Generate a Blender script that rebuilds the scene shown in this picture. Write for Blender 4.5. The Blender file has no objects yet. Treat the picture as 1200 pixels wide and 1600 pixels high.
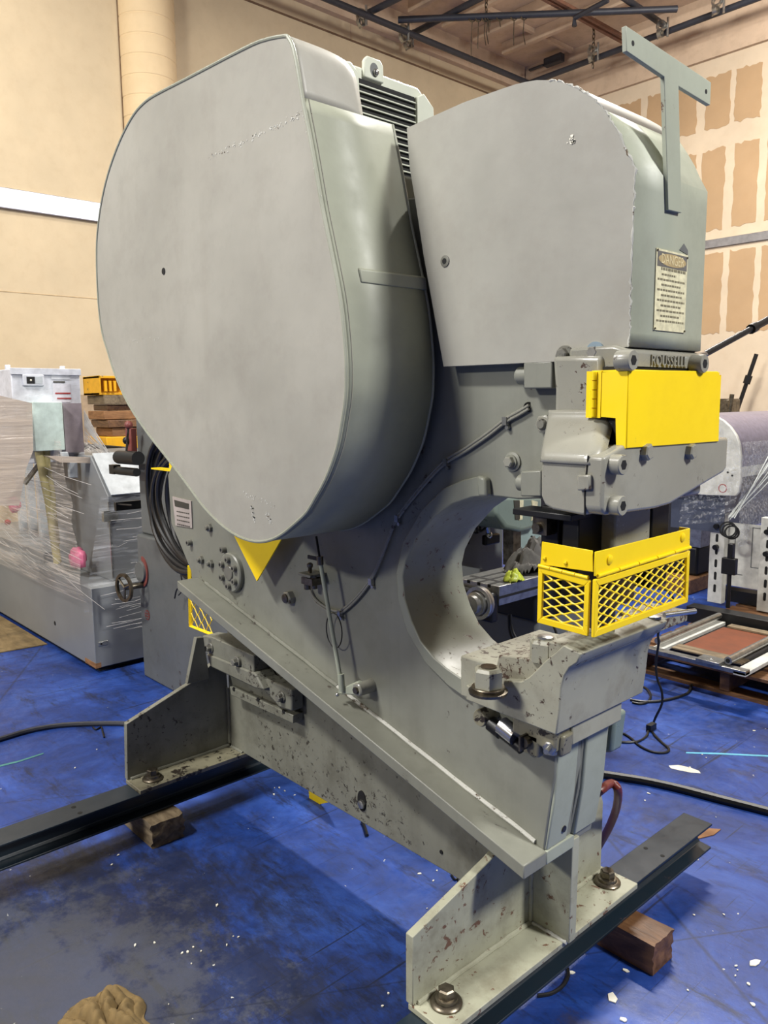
import bpy, bmesh, math, random
from mathutils import Vector, Matrix
rnd = random.Random(7)
S = bpy.context.scene
COL = S.collection

# ---------------------------------------------------------------- camera
cam_d = bpy.data.cameras.new('camera')
cam = bpy.data.objects.new('camera', cam_d)
COL.objects.link(cam)
cam_d.sensor_fit = 'VERTICAL'; cam_d.sensor_height = 32.0
cam_d.lens = 1234.1 / 1600 * 32.0
cam_d.clip_start = 0.05; cam_d.clip_end = 100
_r = Vector((0.67386846, 0.73877538, -0.01059465))
_u = Vector((-0.09570774, 0.10149969, 0.99022111))
_f = Vector((-0.73262633, 0.66626478, -0.13910397))
cam.matrix_world = Matrix(((_r.x, _u.x, -_f.x, 0), (_r.y, _u.y, -_f.y, 0), (_r.z, _u.z, -_f.z, 1.5), (0, 0, 0, 1)))
S.camera = cam

# ---------------------------------------------------------------- world, lamps, exposure
W_ = bpy.data.worlds.new('hall_air'); S.world = W_
W_.use_nodes = True
W_.node_tree.nodes['Background'].inputs[0].default_value = (0.86, 0.84, 0.80, 1)
W_.node_tree.nodes['Background'].inputs[1].default_value = 0.10
S.view_settings.view_transform = 'Standard'; S.view_settings.look = 'None'
S.view_settings.gamma = 1.0; S.view_settings.use_curve_mapping = False
S.view_settings.exposure = 0.18

def area(name, loc, size, power, color, target):
    d = bpy.data.lights.new(name, 'AREA'); d.shape = 'RECTANGLE'
    d.size, d.size_y = size; d.energy = power; d.color = color
    o = bpy.data.objects.new(name, d); COL.objects.link(o); o.location = loc
    o.rotation_euler = (Vector(target) - Vector(loc)).to_track_quat('-Z', 'Y').to_euler()
    return o
area('hall_lamp', (-2.9, -2.1, 5.7), (1.4, 0.35), 320, (1.0, 0.98, 0.94), (-1.7, 1.4, 1.2))
area('hall_lamp', (-3.6, -8.2, 5.2), (1.6, 0.5), 340, (1.0, 0.98, 0.93), (-1.8, 1.3, 1.4))
area('hall_lamp', (2.6, 2.5, 4.8), (0.5, 0.9), 300, (1.0, 0.985, 0.95), (-0.8, 1.6, 1.0))
area('hall_lamp', (-3.0, 5.4, 5.8), (1.4, 0.35), 380, (1.0, 0.96, 0.90), (-3.0, 5.0, 0.0))
area('hall_lamp', (-2.4, 7.6, 5.6), (1.4, 0.35), 170, (1.0, 0.96, 0.90), (-3.8, 10.2, 3.0))
area('hall_lamp', (-5.8, 1.2, 5.8), (1.4, 0.35), 90, (1.0, 0.96, 0.90), (-7.9, 2.0, 1.6))

# ---------------------------------------------------------------- materials
def lin(c):
    return tuple(((v / 255) / 12.92 if v / 255 <= 0.04045 else ((v / 255 + 0.055) / 1.055) ** 2.4) for v in c) + (1,)

class NT:
    def __init__(s, name):
        s.m = bpy.data.materials.new(name); s.m.use_nodes = True
        s.t = s.m.node_tree; s.n = s.t.nodes; s.l = s.t.links
        s.b = s.n['Principled BSDF']; s.geo = s.n.new('ShaderNodeNewGeometry')
        s.pos = s.geo.outputs['Position']
    def link(s, a, b): s.l.new(a, b)
    def mapping(s, scale=(1, 1, 1), rot=(0, 0, 0), loc=(0, 0, 0)):
        m = s.n.new('ShaderNodeMapping'); m.inputs['Scale'].default_value = scale
        m.inputs['Rotation'].default_value = rot; m.inputs['Location'].default_value = loc
        s.link(s.pos, m.inputs['Vector']); return m.outputs[0]
    def noise(s, scale, detail=4, rough=0.55, vec=None, dist=0.0):
        n = s.n.new('ShaderNodeTexNoise'); n.inputs['Scale'].default_value = scale
        n.inputs['Detail'].default_value = detail; n.inputs['Roughness'].default_value = rough
        n.inputs['Distortion'].default_value = dist
        s.link(vec if vec is not None else s.pos, n.inputs['Vector']); return n.outputs['Fac']
    def ramp(s, fac, stops):
        r = s.n.new('ShaderNodeValToRGB'); e = r.color_ramp.elements
        while len(e) < len(stops): e.new(0.5)
        for i, (p, c) in enumerate(stops):
            e[i].position = p; e[i].color = c if len(c) == 4 else c + (1,)
        s.link(fac, r.inputs[0]); return r.outputs[0]
    def thr(s, fac, a, b):
        return s.ramp(fac, [(a, (0, 0, 0, 1)), (b, (1, 1, 1, 1))])
    def mix(s, fac, a, b, mode='MIX'):
        m = s.n.new('ShaderNodeMix'); m.data_type = 'RGBA'; m.blend_type = mode
        for sock, v in ((m.inputs[0], fac), (m.inputs[6], a), (m.inputs[7], b)):
            if isinstance(v, (int, float)): sock.default_value = v
            elif isinstance(v, tuple): sock.default_value = v
            else: s.link(v, sock)
        return m.outputs[2]
    def math(s, op, a, b):
        m = s.n.new('ShaderNodeMath'); m.operation = op
        for k, v in ((0, a), (1, b)):
            if isinstance(v, (int, float)): m.inputs[k].default_value = v
            else: s.link(v, m.inputs[k])
        return m.outputs[0]
    def bump(s, h, strength=0.3, dist=0.01):
        b = s.n.new('ShaderNodeBump'); b.inputs['Strength'].default_value = strength
        b.inputs['Distance'].default_value = dist; s.link(h, b.inputs['Height'])
        s.link(b.outputs[0], s.b.inputs['Normal'])
    def fin(s, col=None, rough=None, metal=None):
        for k, v in (('Base Color', col), ('Roughness', rough), ('Metallic', metal)):
            if v is None: continue
            if isinstance(v, (int, float, tuple)): s.b.inputs[k].default_value = v
            else: s.link(v, s.b.inputs[k])
        return s.m

def painted(name, c, rough=0.45, vary=0.12, chip=0.0, chipc=(70, 62, 55), dirt=0.3, dirtc=(60, 58, 48), streak=0.0, chipscale=18, bump=0.12):
    """worn machine paint: slight tone drift, grime clouds, chips down to dark metal"""
    t = NT(name); base = lin(c)
    lo = lin(tuple(max(0, v * (1 - vary)) for v in c)); hi = lin(tuple(min(255, v * (1 + vary * .6)) for v in c))
    n1 = t.noise(1.7, 5, 0.6); n2 = t.noise(9, 6, 0.65)
    col = t.mix(t.thr(n1, 0.3, 0.7), lo, hi)
    gr = t.math('MULTIPLY', t.thr(n2, 0.48, 0.78), dirt)
    col = t.mix(gr, col, lin(dirtc))
    if streak:
        sv = t.mapping(scale=(14, 14, 1.2)); ns = t.noise(1.0, 4, 0.6, sv)
        col = t.mix(t.math('MULTIPLY', t.thr(ns, 0.5, 0.75), streak), col, lin(dirtc))
    rgh = t.ramp(n2, [(0.3, (rough - .06,) * 3), (0.7, (rough + .12,) * 3)])
    if chip:
        nc = t.noise(chipscale, 8, 0.72, dist=0.4); big = t.noise(2.3, 3, 0.5)
        f = t.thr(t.math('ADD', nc, t.math('MULTIPLY', big, 0.35)), 0.86 - chip, 0.885 - chip)
        col = t.mix(f, col, lin(chipc)); t.bump(t.math('SUBTRACT', 1.0, f), 0.35, 0.002)
    else:
        t.bump(t.math('ADD', n2, t.math('MULTIPLY', n1, 5.0)), bump, 0.006)
    return t.fin(col, rgh)

def metal(name, c, rough=0.35, grime=0.4, gc=(40, 36, 30)):
    t = NT(name); n = t.noise(30, 5, 0.6)
    col = t.mix(t.math('MULTIPLY', t.thr(n, 0.42, 0.68), grime), lin(c), lin(gc))
    t.bump(n, 0.1, 0.002)
    return t.fin(col, rough, 0.9)

def plain(name, c, rough=0.5, met=0.0, vary=0.1, scale=12):
    t = NT(name); n = t.noise(scale, 4, 0.6)
    lo = lin(tuple(v * (1 - vary) for v in c)); hi = lin(tuple(min(255, v * (1 + vary)) for v in c))
    return t.fin(t.mix(t.thr(n, .3, .7), lo, hi), rough, met)

def floor_mat():
    t = NT('blue_floor_paint')
    n1 = t.noise(0.55, 6, 0.62, dist=0.6); n2 = t.noise(2.6, 9, 0.74, dist=0.6); n3 = t.noise(14, 8, 0.75)
    col = t.ramp(n2, [(0.30, lin((18, 36, 82))), (0.5, lin((31, 62, 136))), (0.68, lin((50, 86, 168)))])
    gm = t.math('MULTIPLY', t.thr(t.math('ADD', n2, t.math('MULTIPLY', n1, 1.0)), 1.0, 1.22), 0.75)
    col = t.mix(gm, col, lin((30, 36, 50)))
    sc = t.noise(1.7, 9, 0.78, t.mapping(scale=(1.6, 1, 1), loc=(5.5, 2.2, 0)))
    col = t.mix(t.math('MULTIPLY', t.thr(sc, 0.60, 0.74), 0.55), col, lin((92, 96, 100)))
    st = t.noise(2.6, 9, 0.8, t.mapping(scale=(1.0, 4.0, 1), rot=(0, 0, 0.6)))
    col = t.mix(t.math('MULTIPLY', t.thr(st, 0.53, 0.64), 0.8), col, lin((22, 26, 40)))
    br = t.noise(1.5, 8, 0.75, t.mapping(loc=(3.1, 1.7, 0)))
    col = t.mix(t.math('MULTIPLY', t.thr(br, 0.59, 0.70), 0.8), col, lin((58, 52, 48)))
    for k, (rot, sc_) in enumerate(((0.35, 60), (-0.9, 45), (1.3, 50), (2.2, 70))):
        w = t.noise(1.0, 3, 0.5, t.mapping(scale=(sc_, 1.3, 1), rot=(0, 0, rot), loc=(k * 7.3, k, 0)))
        col = t.mix(t.math('MULTIPLY', t.thr(w, 0.67, 0.71), 0.7), col, lin((16, 20, 30)))
    # press shadow painted in as a ragged dark patch, grey scuffs over it
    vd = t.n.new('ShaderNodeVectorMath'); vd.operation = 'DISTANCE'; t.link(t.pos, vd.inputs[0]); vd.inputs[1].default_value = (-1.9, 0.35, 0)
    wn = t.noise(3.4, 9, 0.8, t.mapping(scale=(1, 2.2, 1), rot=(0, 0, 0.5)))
    shade_mask = t.math('SUBTRACT', t.math('MULTIPLY', wn, 2.6), vd.outputs['Value'])
    col = t.mix(t.math('MULTIPLY', t.thr(shade_mask, 0.15, 0.6), 0.8), col, lin((26, 30, 42)))
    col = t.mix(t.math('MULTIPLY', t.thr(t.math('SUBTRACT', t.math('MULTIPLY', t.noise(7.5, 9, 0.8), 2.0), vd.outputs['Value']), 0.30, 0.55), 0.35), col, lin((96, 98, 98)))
    spk = t.thr(t.math('ADD', t.noise(38, 3, 0.5), t.math('MULTIPLY', t.noise(1.9, 2, 0.5), 0.3)), 0.90, 0.91)
    col = t.mix(spk, col, lin((190, 192, 184)))
    # faint edges of painted-over floor boards
    for rot, sp_ in ((0.0, 1.22), (math.pi / 2, 2.44)):
        mp = t.mapping(rot=(0, 0, rot + .55)); sx = t.n.new('ShaderNodeSeparateXYZ'); t.link(mp, sx.inputs[0])
        fr = t.math('FRACT', t.math('MULTIPLY', sx.outputs[0], 1 / sp_), 0); ed = t.thr(t.math('ABSOLUTE', t.math('SUBTRACT', fr, 0.5), 0), 0.0012, 0.0026)
        col = t.mix(t.math('MULTIPLY', t.math('SUBTRACT', 1.0, ed), 0.6), col, lin((18, 26, 46)))
    rg = t.ramp(t.math('ADD', n3, t.math('MULTIPLY', n1, .5)), [(0.5, (0.24,) * 3), (0.95, (0.6,) * 3)])
    t.bump(t.math('ADD', n3, n2), 0.22, 0.004)
    return t.fin(col, rg)

M = {}
M['cover'] = painted('grey_sheet_paint', (162, 160, 150), 0.42, 0.10, chip=0.0, chipc=(120, 118, 112), dirt=0.3, dirtc=(124, 116, 104), streak=0.12, chipscale=10)
M['rim'] = painted('grey_green_sheet_paint', (148, 151, 135), 0.50, 0.09, chip=0.0, chipc=(78, 80, 66), dirt=0.18, dirtc=(98, 100, 84), chipscale=16)
M['green'] = painted('pale_green_paint', (160, 165, 148), 0.45, 0.08, chip=0.03, chipc=(96, 70, 58), dirt=0.25, dirtc=(96, 94, 76))
M['frame'] = painted('grey_frame_paint', (130, 131, 120), 0.40, 0.10, chip=0.03, chipc=(74, 66, 60), dirt=0.3, dirtc=(88, 86, 76), streak=0.2)
M['ring'] = painted('throat_ring_paint', (140, 142, 128), 0.35, 0.10, chip=0.04, chipscale=45, chipc=(92, 66, 58), dirt=0.3, dirtc=(98, 96, 84))
M['cast'] = painted('rough_casting_paint', (142, 141, 130), 0.22, 0.10, chip=0.03, chipc=(74, 58, 50), dirt=0.35, dirtc=(92, 88, 78), bump=0.4, chipscale=40)
M['bolster'] = painted('chipped_bolster_paint', (156, 155, 138), 0.45, 0.12, chip=0.08, chipc=(66, 52, 42), dirt=0.5, dirtc=(100, 90, 72), chipscale=55)
M['bed'] = painted('worn_bed_paint', (150, 148, 132), 0.5, 0.1, chip=0.13, chipc=(74, 56, 44), dirt=0.6, dirtc=(96, 80, 64), chipscale=60)
M['base'] = painted('base_paint', (124, 124, 112), 0.5, 0.14, chip=0.06, chipscale=48, chipc=(58, 54, 46), dirt=0.7, dirtc=(78, 75, 62), streak=.25)
M['foot'] = painted('foot_paint', (168, 168, 147), 0.48, 0.12, chip=0.085, chipc=(104, 74, 56), dirt=0.75, dirtc=(104, 98, 78), chipscale=34, streak=.2)
M['oilfoot'] = painted('oily_foot_paint', (128, 124, 104), 0.35, 0.2, chip=0.16, chipc=(44, 38, 32), dirt=0.8, dirtc=(48, 42, 34), chipscale=26)
M['yellow'] = painted('yellow_guard_paint', (252, 214, 8), 0.38, 0.05, chip=0.015, chipc=(90, 80, 40), dirt=0.12, dirtc=(190, 150, 10))
M['beam'] = painted('dark_teal_beam_paint', (28, 40, 50), 0.33, 0.15, chip=0.02, chipc=(70, 44, 40), dirt=0.3, dirtc=(26, 26, 30))
M['steel'] = metal('bare_steel', (176, 176, 172), 0.32)
M['bright'] = metal('bright_steel', (205, 205, 205), 0.22, 0.15)
M['oily'] = metal('oily_steel', (120, 112, 98), 0.35, 0.7)
M['black'] = plain('black_oxide', (26, 26, 27), 0.42, 0.3)
M['bpipe'] = plain('black_pipe', (44, 46, 54), 0.5)
M['rubber'] = plain('black_rubber', (22, 22, 23), 0.42)
M['paintbolt'] = painted('painted_bolt', (116, 115, 106), 0.35, 0.1, chip=0.08, chipc=(48, 44, 38), dirt=0.6, dirtc=(52, 48, 42), chipscale=60)
M['dark'] = plain('dark_void', (10, 10, 10), 0.8)
M['weld'] = painted('chipped_weld', (200, 200, 192), 0.3, 0.15, chip=0.1, chipc=(96, 82, 66), chipscale=60)
M['motor'] = painted('pale_motor_paint', (198, 202, 186), 0.4, 0.06, dirt=0.15, dirtc=(120, 118, 100))
M['col'] = painted('dark_grey_machine_paint', (98, 101, 100), 0.4, 0.08, chip=0.02, dirt=0.25, dirtc=(66, 64, 60))
M['wood'] = None
def wood(name, c1, c2, scale=(3, 3, 26), rough=0.75):
    t = NT(name); n = t.noise(1.0, 6, 0.65, t.mapping(scale=scale), dist=1.2); d = t.noise(6, 5, 0.6)
    col = t.mix(t.thr(n, .35, .65), lin(c1), lin(c2))
    col = t.mix(t.math('MULTIPLY', t.thr(d, .5, .7), .6), col, lin(tuple(v * .4 for v in c1)))
    t.bump(n, 0.4, 0.004); return t.fin(col, rough)
M['wood'] = wood('weathered_timber', (92, 78, 58), (138, 122, 96), (5, 26, 26))
M['woodred'] = wood('brown_timber', (84, 56, 36), (128, 92, 60), (5, 24, 24), 0.5)
M['ply'] = wood('plywood', (112, 94, 62), (140, 120, 84), (2, 14, 2))
M['pine'] = wood('pine_offcut', (118, 80, 48), (154, 112, 72), (6, 6, 30))
M['hall'] = painted('beige_wall_paint', (200, 182, 150), 0.7, 0.04, dirt=0.12, dirtc=(150, 120, 90))
M['ceil'] = painted('beige_ceiling_paint', (200, 176, 150), 0.8, 0.06, dirt=0.25, dirtc=(110, 86, 66))
M['mud'] = painted('joint_compound', (206, 188, 162), 0.8, 0.05, dirt=0.15, dirtc=(180, 150, 110))
M['tan'] = painted('tan_drywall_paper', (176, 146, 110), 0.8, 0.04, dirt=0.1, dirtc=(170, 132, 90))
M['strip'] = metal('galvanised_strip', (190, 192, 204), 0.4, 0.1)
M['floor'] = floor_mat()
M['white'] = plain('white_enamel', (205, 208, 216), 0.35)
M['lgrey'] = plain('light_grey_enamel', (178, 184, 188), 0.4)
M['mgrey'] = plain('mid_grey_steel_sheet', (124, 127, 129), 0.4, 0.0, 0.04, 3)
M['legwhite'] = plain('off_white_enamel', (196, 196, 188), 0.4)
M['dteal'] = painted('teal_grey_machine_paint', (120, 134, 126), 0.3, 0.06, dirt=0.2, dirtc=(80, 84, 76))
M['pad'] = plain('purple_grey_vinyl', (112, 108, 124), 0.35, scale=30)
M['pink'] = plain('pink_plastic_bag', (208, 110, 140), 0.4)
M['rag'] = plain('grey_rag_cloth', (86, 84, 80), 0.9, scale=40)
M['ragb'] = plain('brown_rag_cloth', (118, 98, 62), 0.9, scale=40)
M['hose'] = plain('dull_red_hose', (104, 42, 34), 0.4)
M['paper'] = plain('faded_sign_paper', (208, 202, 168), 0.5, scale=60)
M['ink'] = plain('dark_ink', (60, 58, 50), 0.6)
M['gold'] = plain('brown_faded_oval', (166, 146, 104), 0.6, scale=60)
M['lime'] = plain('yellow_green_plastic', (176, 188, 60), 0.4)
M['red'] = plain('red_paint', (150, 36, 34), 0.5)
M['redgrey'] = plain('faded_red_paint', (120, 62, 56), 0.5)
M['brownboard'] = plain('brown_hardboard', (104, 52, 24), 0.6)
M['tubey'] = plain('yellowed_plastic_hose', (178, 166, 116), 0.5)
M['chipw'] = plain('white_paint_flake', (226, 222, 206), 0.6)
M['blueW'] = plain('zinc_washer', (150, 170, 184), 0.3, 0.6)
M['yellow2'] = painted('safety_yellow_rack', (226, 168, 20), 0.45, 0.08, chip=0.05)

def film_mat(name, tint, dens, streak_rot=0.25, scale=(3, 60, 60), tight=(0.42, 0.72), strong=0.6):
    t = NT(name); n = t.noise(1.0, 6, 0.6, t.mapping(scale=scale, rot=(streak_rot, streak_rot, 0)), dist=0.5)
    a = t.math('ADD', t.math('MULTIPLY', t.thr(n, *tight), strong), dens)
    t.b.inputs['Base Color'].default_value = lin(tint); t.b.inputs['Roughness'].default_value = 0.18
    t.b.inputs['Specular IOR Level'].default_value = 0.9
    t.bump(n, 0.5, 0.01)
    t.link(a, t.b.inputs['Alpha']); return t.m
M['film'] = film_mat('stretch_film', (210, 202, 194), 0.12, 0.22, (2.5, 80, 90), (0.46, 0.7), 0.6)
M['film2'] = film_mat('clear_stretch_film', (214, 218, 224), 0.08, -0.35)
M['filmx'] = film_mat('clear_film_cross', (214, 218, 224), 0.03, 0.2, (50, 3, 50), (0.5, 0.75), 0.45)
M['filmd'] = film_mat('dense_stretch_film', (196, 182, 168), 0.66, 0.12, (30, 2, 26), (0.4, 0.7), 0.3)

# ---------------------------------------------------------------- geometry kit
class G:
    def __init__(s): s.v = []; s.f = []
    def add(s, vs, fs):
        o = len(s.v); s.v += [tuple(v) for v in vs]; s.f += [tuple(i + o for i in f) for f in fs]; return s
    def box(s, x0, x1, y0, y1, z0, z1):
        return s.add([(x0, y0, z0), (x1, y0, z0), (x1, y1, z0), (x0, y1, z0), (x0, y0, z1), (x1, y0, z1), (x1, y1, z1), (x0, y1, z1)],
                     [(0, 3, 2, 1), (4, 5, 6, 7), (0, 1, 5, 4), (1, 2, 6, 5), (2, 3, 7, 6), (3, 0, 4, 7)])
    def prism(s, ax, poly, a, b):
        n = len(poly)
        def P(p, t):
            return {'x': (t, p[0], p[1]), 'y': (p[0], t, p[1]), 'z': (p[0], p[1], t)}[ax]
        return s.add([P(p, a) for p in poly] + [P(p, b) for p in poly],
                     [tuple(range(n - 1, -1, -1)), tuple(range(n, 2 * n))] + [(i, (i + 1) % n, n + (i + 1) % n, n + i) for i in range(n)])
    def cyl(s, p0, p1, r0, r1=None, n=20, cap=True, twist=0.0):
        p0 = Vector(p0); p1 = Vector(p1); r1 = r0 if r1 is None else r1
        d = (p1 - p0).normalized(); q = d.to_track_quat('Z', 'Y')
        vs = []
        for p, r in ((p0, r0), (p1, r1)):
            for i in range(n):
                a = 2 * math.pi * i / n + twist
                vs.append(p + q @ Vector((r * math.cos(a), r * math.sin(a), 0)))
        fs = [(i, (i + 1) % n, n + (i + 1) % n, n + i) for i in range(n)]
        if cap: fs += [tuple(range(n - 1, -1, -1)), tuple(range(n, 2 * n))]
        return s.add(vs, fs)
    def hexa(s, p0, d, r, h, twist=0.0):
        p0 = Vector(p0); d = Vector(d).normalized()
        s.cyl(p0, p0 + d * h * .85, r, n=6, twist=twist)
        return s.cyl(p0 + d * h * .85, p0 + d * h, r * .98, r * .8, n=6, twist=twist)
    def ring(s, c, d, ro, ri, h, n=28):
        c = Vector(c); d = Vector(d).normalized(); q = d.to_track_quat('Z', 'Y'); vs = []
        for t in (0, h):
            for r in (ro, ri):
                for i in range(n):
                    a = 2 * math.pi * i / n; vs.append(c + d * t + q @ Vector((r * math.cos(a), r * math.sin(a), 0)))
        fs = []
        for i in range(n):
            j = (i + 1) % n
            fs += [(i, j, 2 * n + j, 2 * n + i), (n + j, n + i, 3 * n + i, 3 * n + j), (j, i, n + i, n + j), (2 * n + i, 2 * n + j, 3 * n + j, 3 * n + i)]
        return s.add(vs, fs)
    def tube(s, path, r, n=8, closed=False, cap=True):
        P = [Vector(p) for p in path]; N = len(P); vs = []; up = None
        R = r if isinstance(r, (list, tuple)) else [r] * N
        for i, p in enumerate(P):
            a = P[(i - 1) % N] if (closed or i > 0) else p; b = P[(i + 1) % N] if (closed or i < N - 1) else p
            t = (b - a)
            t = t.normalized() if t.length > 1e-9 else Vector((0, 0, 1))
            if up is None:
                up = Vector((0, 0, 1)) if abs(t.z) < .9 else Vector((1, 0, 0))
            sd = t.cross(up)
            if sd.length < 1e-6: sd = t.orthogonal()
            sd.normalize(); up = sd.cross(t).normalized()
            for k in range(n):
                an = 2 * math.pi * k / n; vs.append(p + (sd * math.cos(an) + up * math.sin(an)) * R[i])
        fs = []
        for i in range(N if closed else N - 1):
            j = (i + 1) % N
            for k in range(n):
                l = (k + 1) % n; fs.append((i * n + k, i * n + l, j * n + l, j * n + k))
        if cap and not closed: fs += [tuple(range(n - 1, -1, -1)), tuple((N - 1) * n + k for k in range(n))]
        return s.add(vs, fs)
    def lathe(s, c, d, prof, n=28):
        c = Vector(c); d = Vector(d).normalized(); q = d.to_track_quat('Z', 'Y'); vs = []
        for (r, h) in prof:
            for i in range(n):
                a = 2 * math.pi * i / n; vs.append(c + d * h + q @ Vector((r * math.cos(a), r * math.sin(a), 0)))
        fs = []
        for k in range(len(prof) - 1):
            for i in range(n):
                j = (i + 1) % n; fs.append((k * n + i, k * n + j, (k + 1) * n + j, (k + 1) * n + i))
        fs += [tuple(range(n - 1, -1, -1)), tuple((len(prof) - 1) * n + i for i in range(n))]
        return s.add(vs, fs)
    def ball(s, c, r, n=14, sq=(1, 1, 1)):
        m = n // 2; vs = []; fs = []
        for i in range(m + 1):
            th = math.pi * i / m
            for j in range(n):
                ph = 2 * math.pi * j / n
                vs.append((c[0] + r * sq[0] * math.sin(th) * math.cos(ph), c[1] + r * sq[1] * math.sin(th) * math.sin(ph), c[2] + r * sq[2] * math.cos(th)))
        for i in range(m):
            for j in range(n):
                k = (j + 1) % n; fs.append((i * n + j, (i + 1) * n + j, (i + 1) * n + k, i * n + k))
        return s.add(vs, fs)
    def grid(s, nu, nv, fn):
        vs = [fn(i / nu, j / nv) for i in range(nu + 1) for j in range(nv + 1)]
        return s.add(vs, [(i * (nv + 1) + j, (i + 1) * (nv + 1) + j, (i + 1) * (nv + 1) + j + 1, i * (nv + 1) + j + 1) for i in range(nu) for j in range(nv)])

WL = {}
def thing(name, label, cat, loc, group=None):
    o = bpy.data.objects.new(name, None); COL.objects.link(o); o.location = loc; o.empty_display_size = 0.1
    o['label'] = label; o['category'] = cat
    if group: o['group'] = group
    WL[o] = Vector(loc); return o
def obj(name, g, mat, parent=None, bevel=0, seg=2, label=None, ang=38, solid=0, cat=None, group=None, kind=None, sub=0):
    xs = [v[0] for v in g.v]; ys = [v[1] for v in g.v]; zs = [v[2] for v in g.v]
    c = Vector(((min(xs) + max(xs)) / 2, (min(ys) + max(ys)) / 2, (min(zs) + max(zs)) / 2 if parent else min(zs)))
    me = bpy.data.meshes.new(name)
    me.from_pydata([tuple(Vector(v) - c) for v in g.v], [], g.f); me.validate()
    bm = bmesh.new(); bm.from_mesh(me)
    bmesh.ops.remove_doubles(bm, verts=bm.verts, dist=1e-5)
    bmesh.ops.recalc_face_normals(bm, faces=bm.faces)
    bm.to_mesh(me); bm.free()
    me.polygons.foreach_set('use_smooth', [True] * len(me.polygons)); me.set_sharp_from_angle(angle=math.radians(ang))
    me.materials.append(M[mat] if isinstance(mat, str) else mat)
    o = bpy.data.objects.new(name, me); COL.objects.link(o)
    o.location = c - (WL[parent] if parent else Vector((0, 0, 0)))
    if parent: o.parent = parent
    WL[o] = c
    if solid:
        m = o.modifiers.new('thickness', 'SOLIDIFY'); m.thickness = solid; m.offset = 0
    if bevel:
        m = o.modifiers.new('edge', 'BEVEL'); m.width = bevel; m.segments = seg; m.limit_method = 'ANGLE'; m.angle_limit = math.radians(38); m.harden_normals = False
    if sub:
        m = o.modifiers.new('round', 'SUBSURF'); m.levels = sub; m.render_levels = sub
    if label: o['label'] = label
    if cat: o['category'] = cat
    if group: o['group'] = group
    if kind: o['kind'] = kind
    return o
def smooth_path(pts, k=6, closed=False):
    P = [Vector(p) for p in pts]; n = len(P); out = []
    for i in range(n if closed else n - 1):
        if closed: a, b, c, d = P[(i - 1) % n], P[i], P[(i + 1) % n], P[(i + 2) % n]
        else: a, b, c, d = P[max(i - 1, 0)], P[i], P[i + 1], P[min(i + 2, n - 1)]
        for j in range(k):
            t = j / k
            out.append(0.5 * ((2 * b) + (c - a) * t + (2 * a - 5 * b + 4 * c - d) * t * t + (3 * b - 3 * c + d - a) * t ** 3))
    if not closed: out.append(P[-1])
    return out
def copy_part(o, parent, delta):
    c = o.copy(); COL.objects.link(c); c.parent = parent; c.location = o.location + Vector(delta); return c
def text_mesh(s, size, depth, font=None):
    cu = bpy.data.curves.new('lettering', 'FONT'); cu.body = s; cu.size = size; cu.extrude = depth; cu.align_x = 'CENTER'; cu.align_y = 'CENTER'
    o = bpy.data.objects.new('lettering', cu); COL.objects.link(o)
    dg = bpy.context.evaluated_depsgraph_get(); me = bpy.data.meshes.new_from_object(o.evaluated_get(dg))
    vs = [v.co.copy() for v in me.vertices]; fs = [tuple(p.vertices) for p in me.polygons]
    bpy.data.objects.remove(o); bpy.data.meshes.remove(me)
    return vs, fs

# ================================================================ the hall
def struct(name, g, mat, **k):
    return obj(name, g, mat, kind='structure', **k)
XW, YW, ZC = -8.0, 10.25, 6.45
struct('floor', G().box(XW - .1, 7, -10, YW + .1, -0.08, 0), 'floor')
wl = struct('wall_left', G().box(XW - .15, XW, -10, YW, 0, ZC), 'hall')
wr = struct('wall_right', G().box(XW, 7, YW, YW + .15, 0, ZC), 'mud')
ce = struct('ceiling', G().box(XW, 7, -10, YW, ZC, ZC + .08), 'ceil')
# round concrete column engaged in the left wall, with its tube form rings
g = G(); pr = []
z = 0.0
while z < ZC:
    pr += [(0.285, z), (0.285, z + .17), (0.281, z + .175), (0.281, z + .185)]; z += .19
pr = [(r, h) for r, h in pr if h < ZC - .01]
g.lathe((XW + .02, 4.06, 0), (0, 0, 1), pr, 32)
obj('round_pillar', g, painted('pillar_paint', (216, 192, 152), 0.7, 0.04, dirt=0.1, dirtc=(170, 140, 100)), wl)
obj('wall_joint', G().box(XW, XW + .006, 3.765, 3.778, 0, ZC), plain('seam_shadow_gap', (120, 98, 74), 0.9), wl)
obj('wall_joint', G().box(XW, XW + .01, -4, YW, 5.915, 5.935), plain('seam_gap', (104, 80, 60), 0.9), wl)
for y in (1.4, 6.8, 8.2):
    obj('wall_joint', G().box(XW, XW + .005, y, y + .008, 5.935, ZC), 'ceil', wl)
for x in (0,):
    obj('wall_joint', G().box(XW, XW + .004, -4, YW, 2.55, 2.556), plain('faint_seam', (196, 172, 134), 0.9), wl)
# metal furring strips
struct('trim_1', G().box(XW + .001, XW + .04, -4, YW, 3.30, 3.485), 'strip', bevel=.006)
g = G().box(XW, 5, YW - .03, YW - .001, 3.405, 3.51)
struct('trim_2', g, plain('grey_strip', (136, 134, 134), 0.45, 0.3), bevel=.005)
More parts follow.
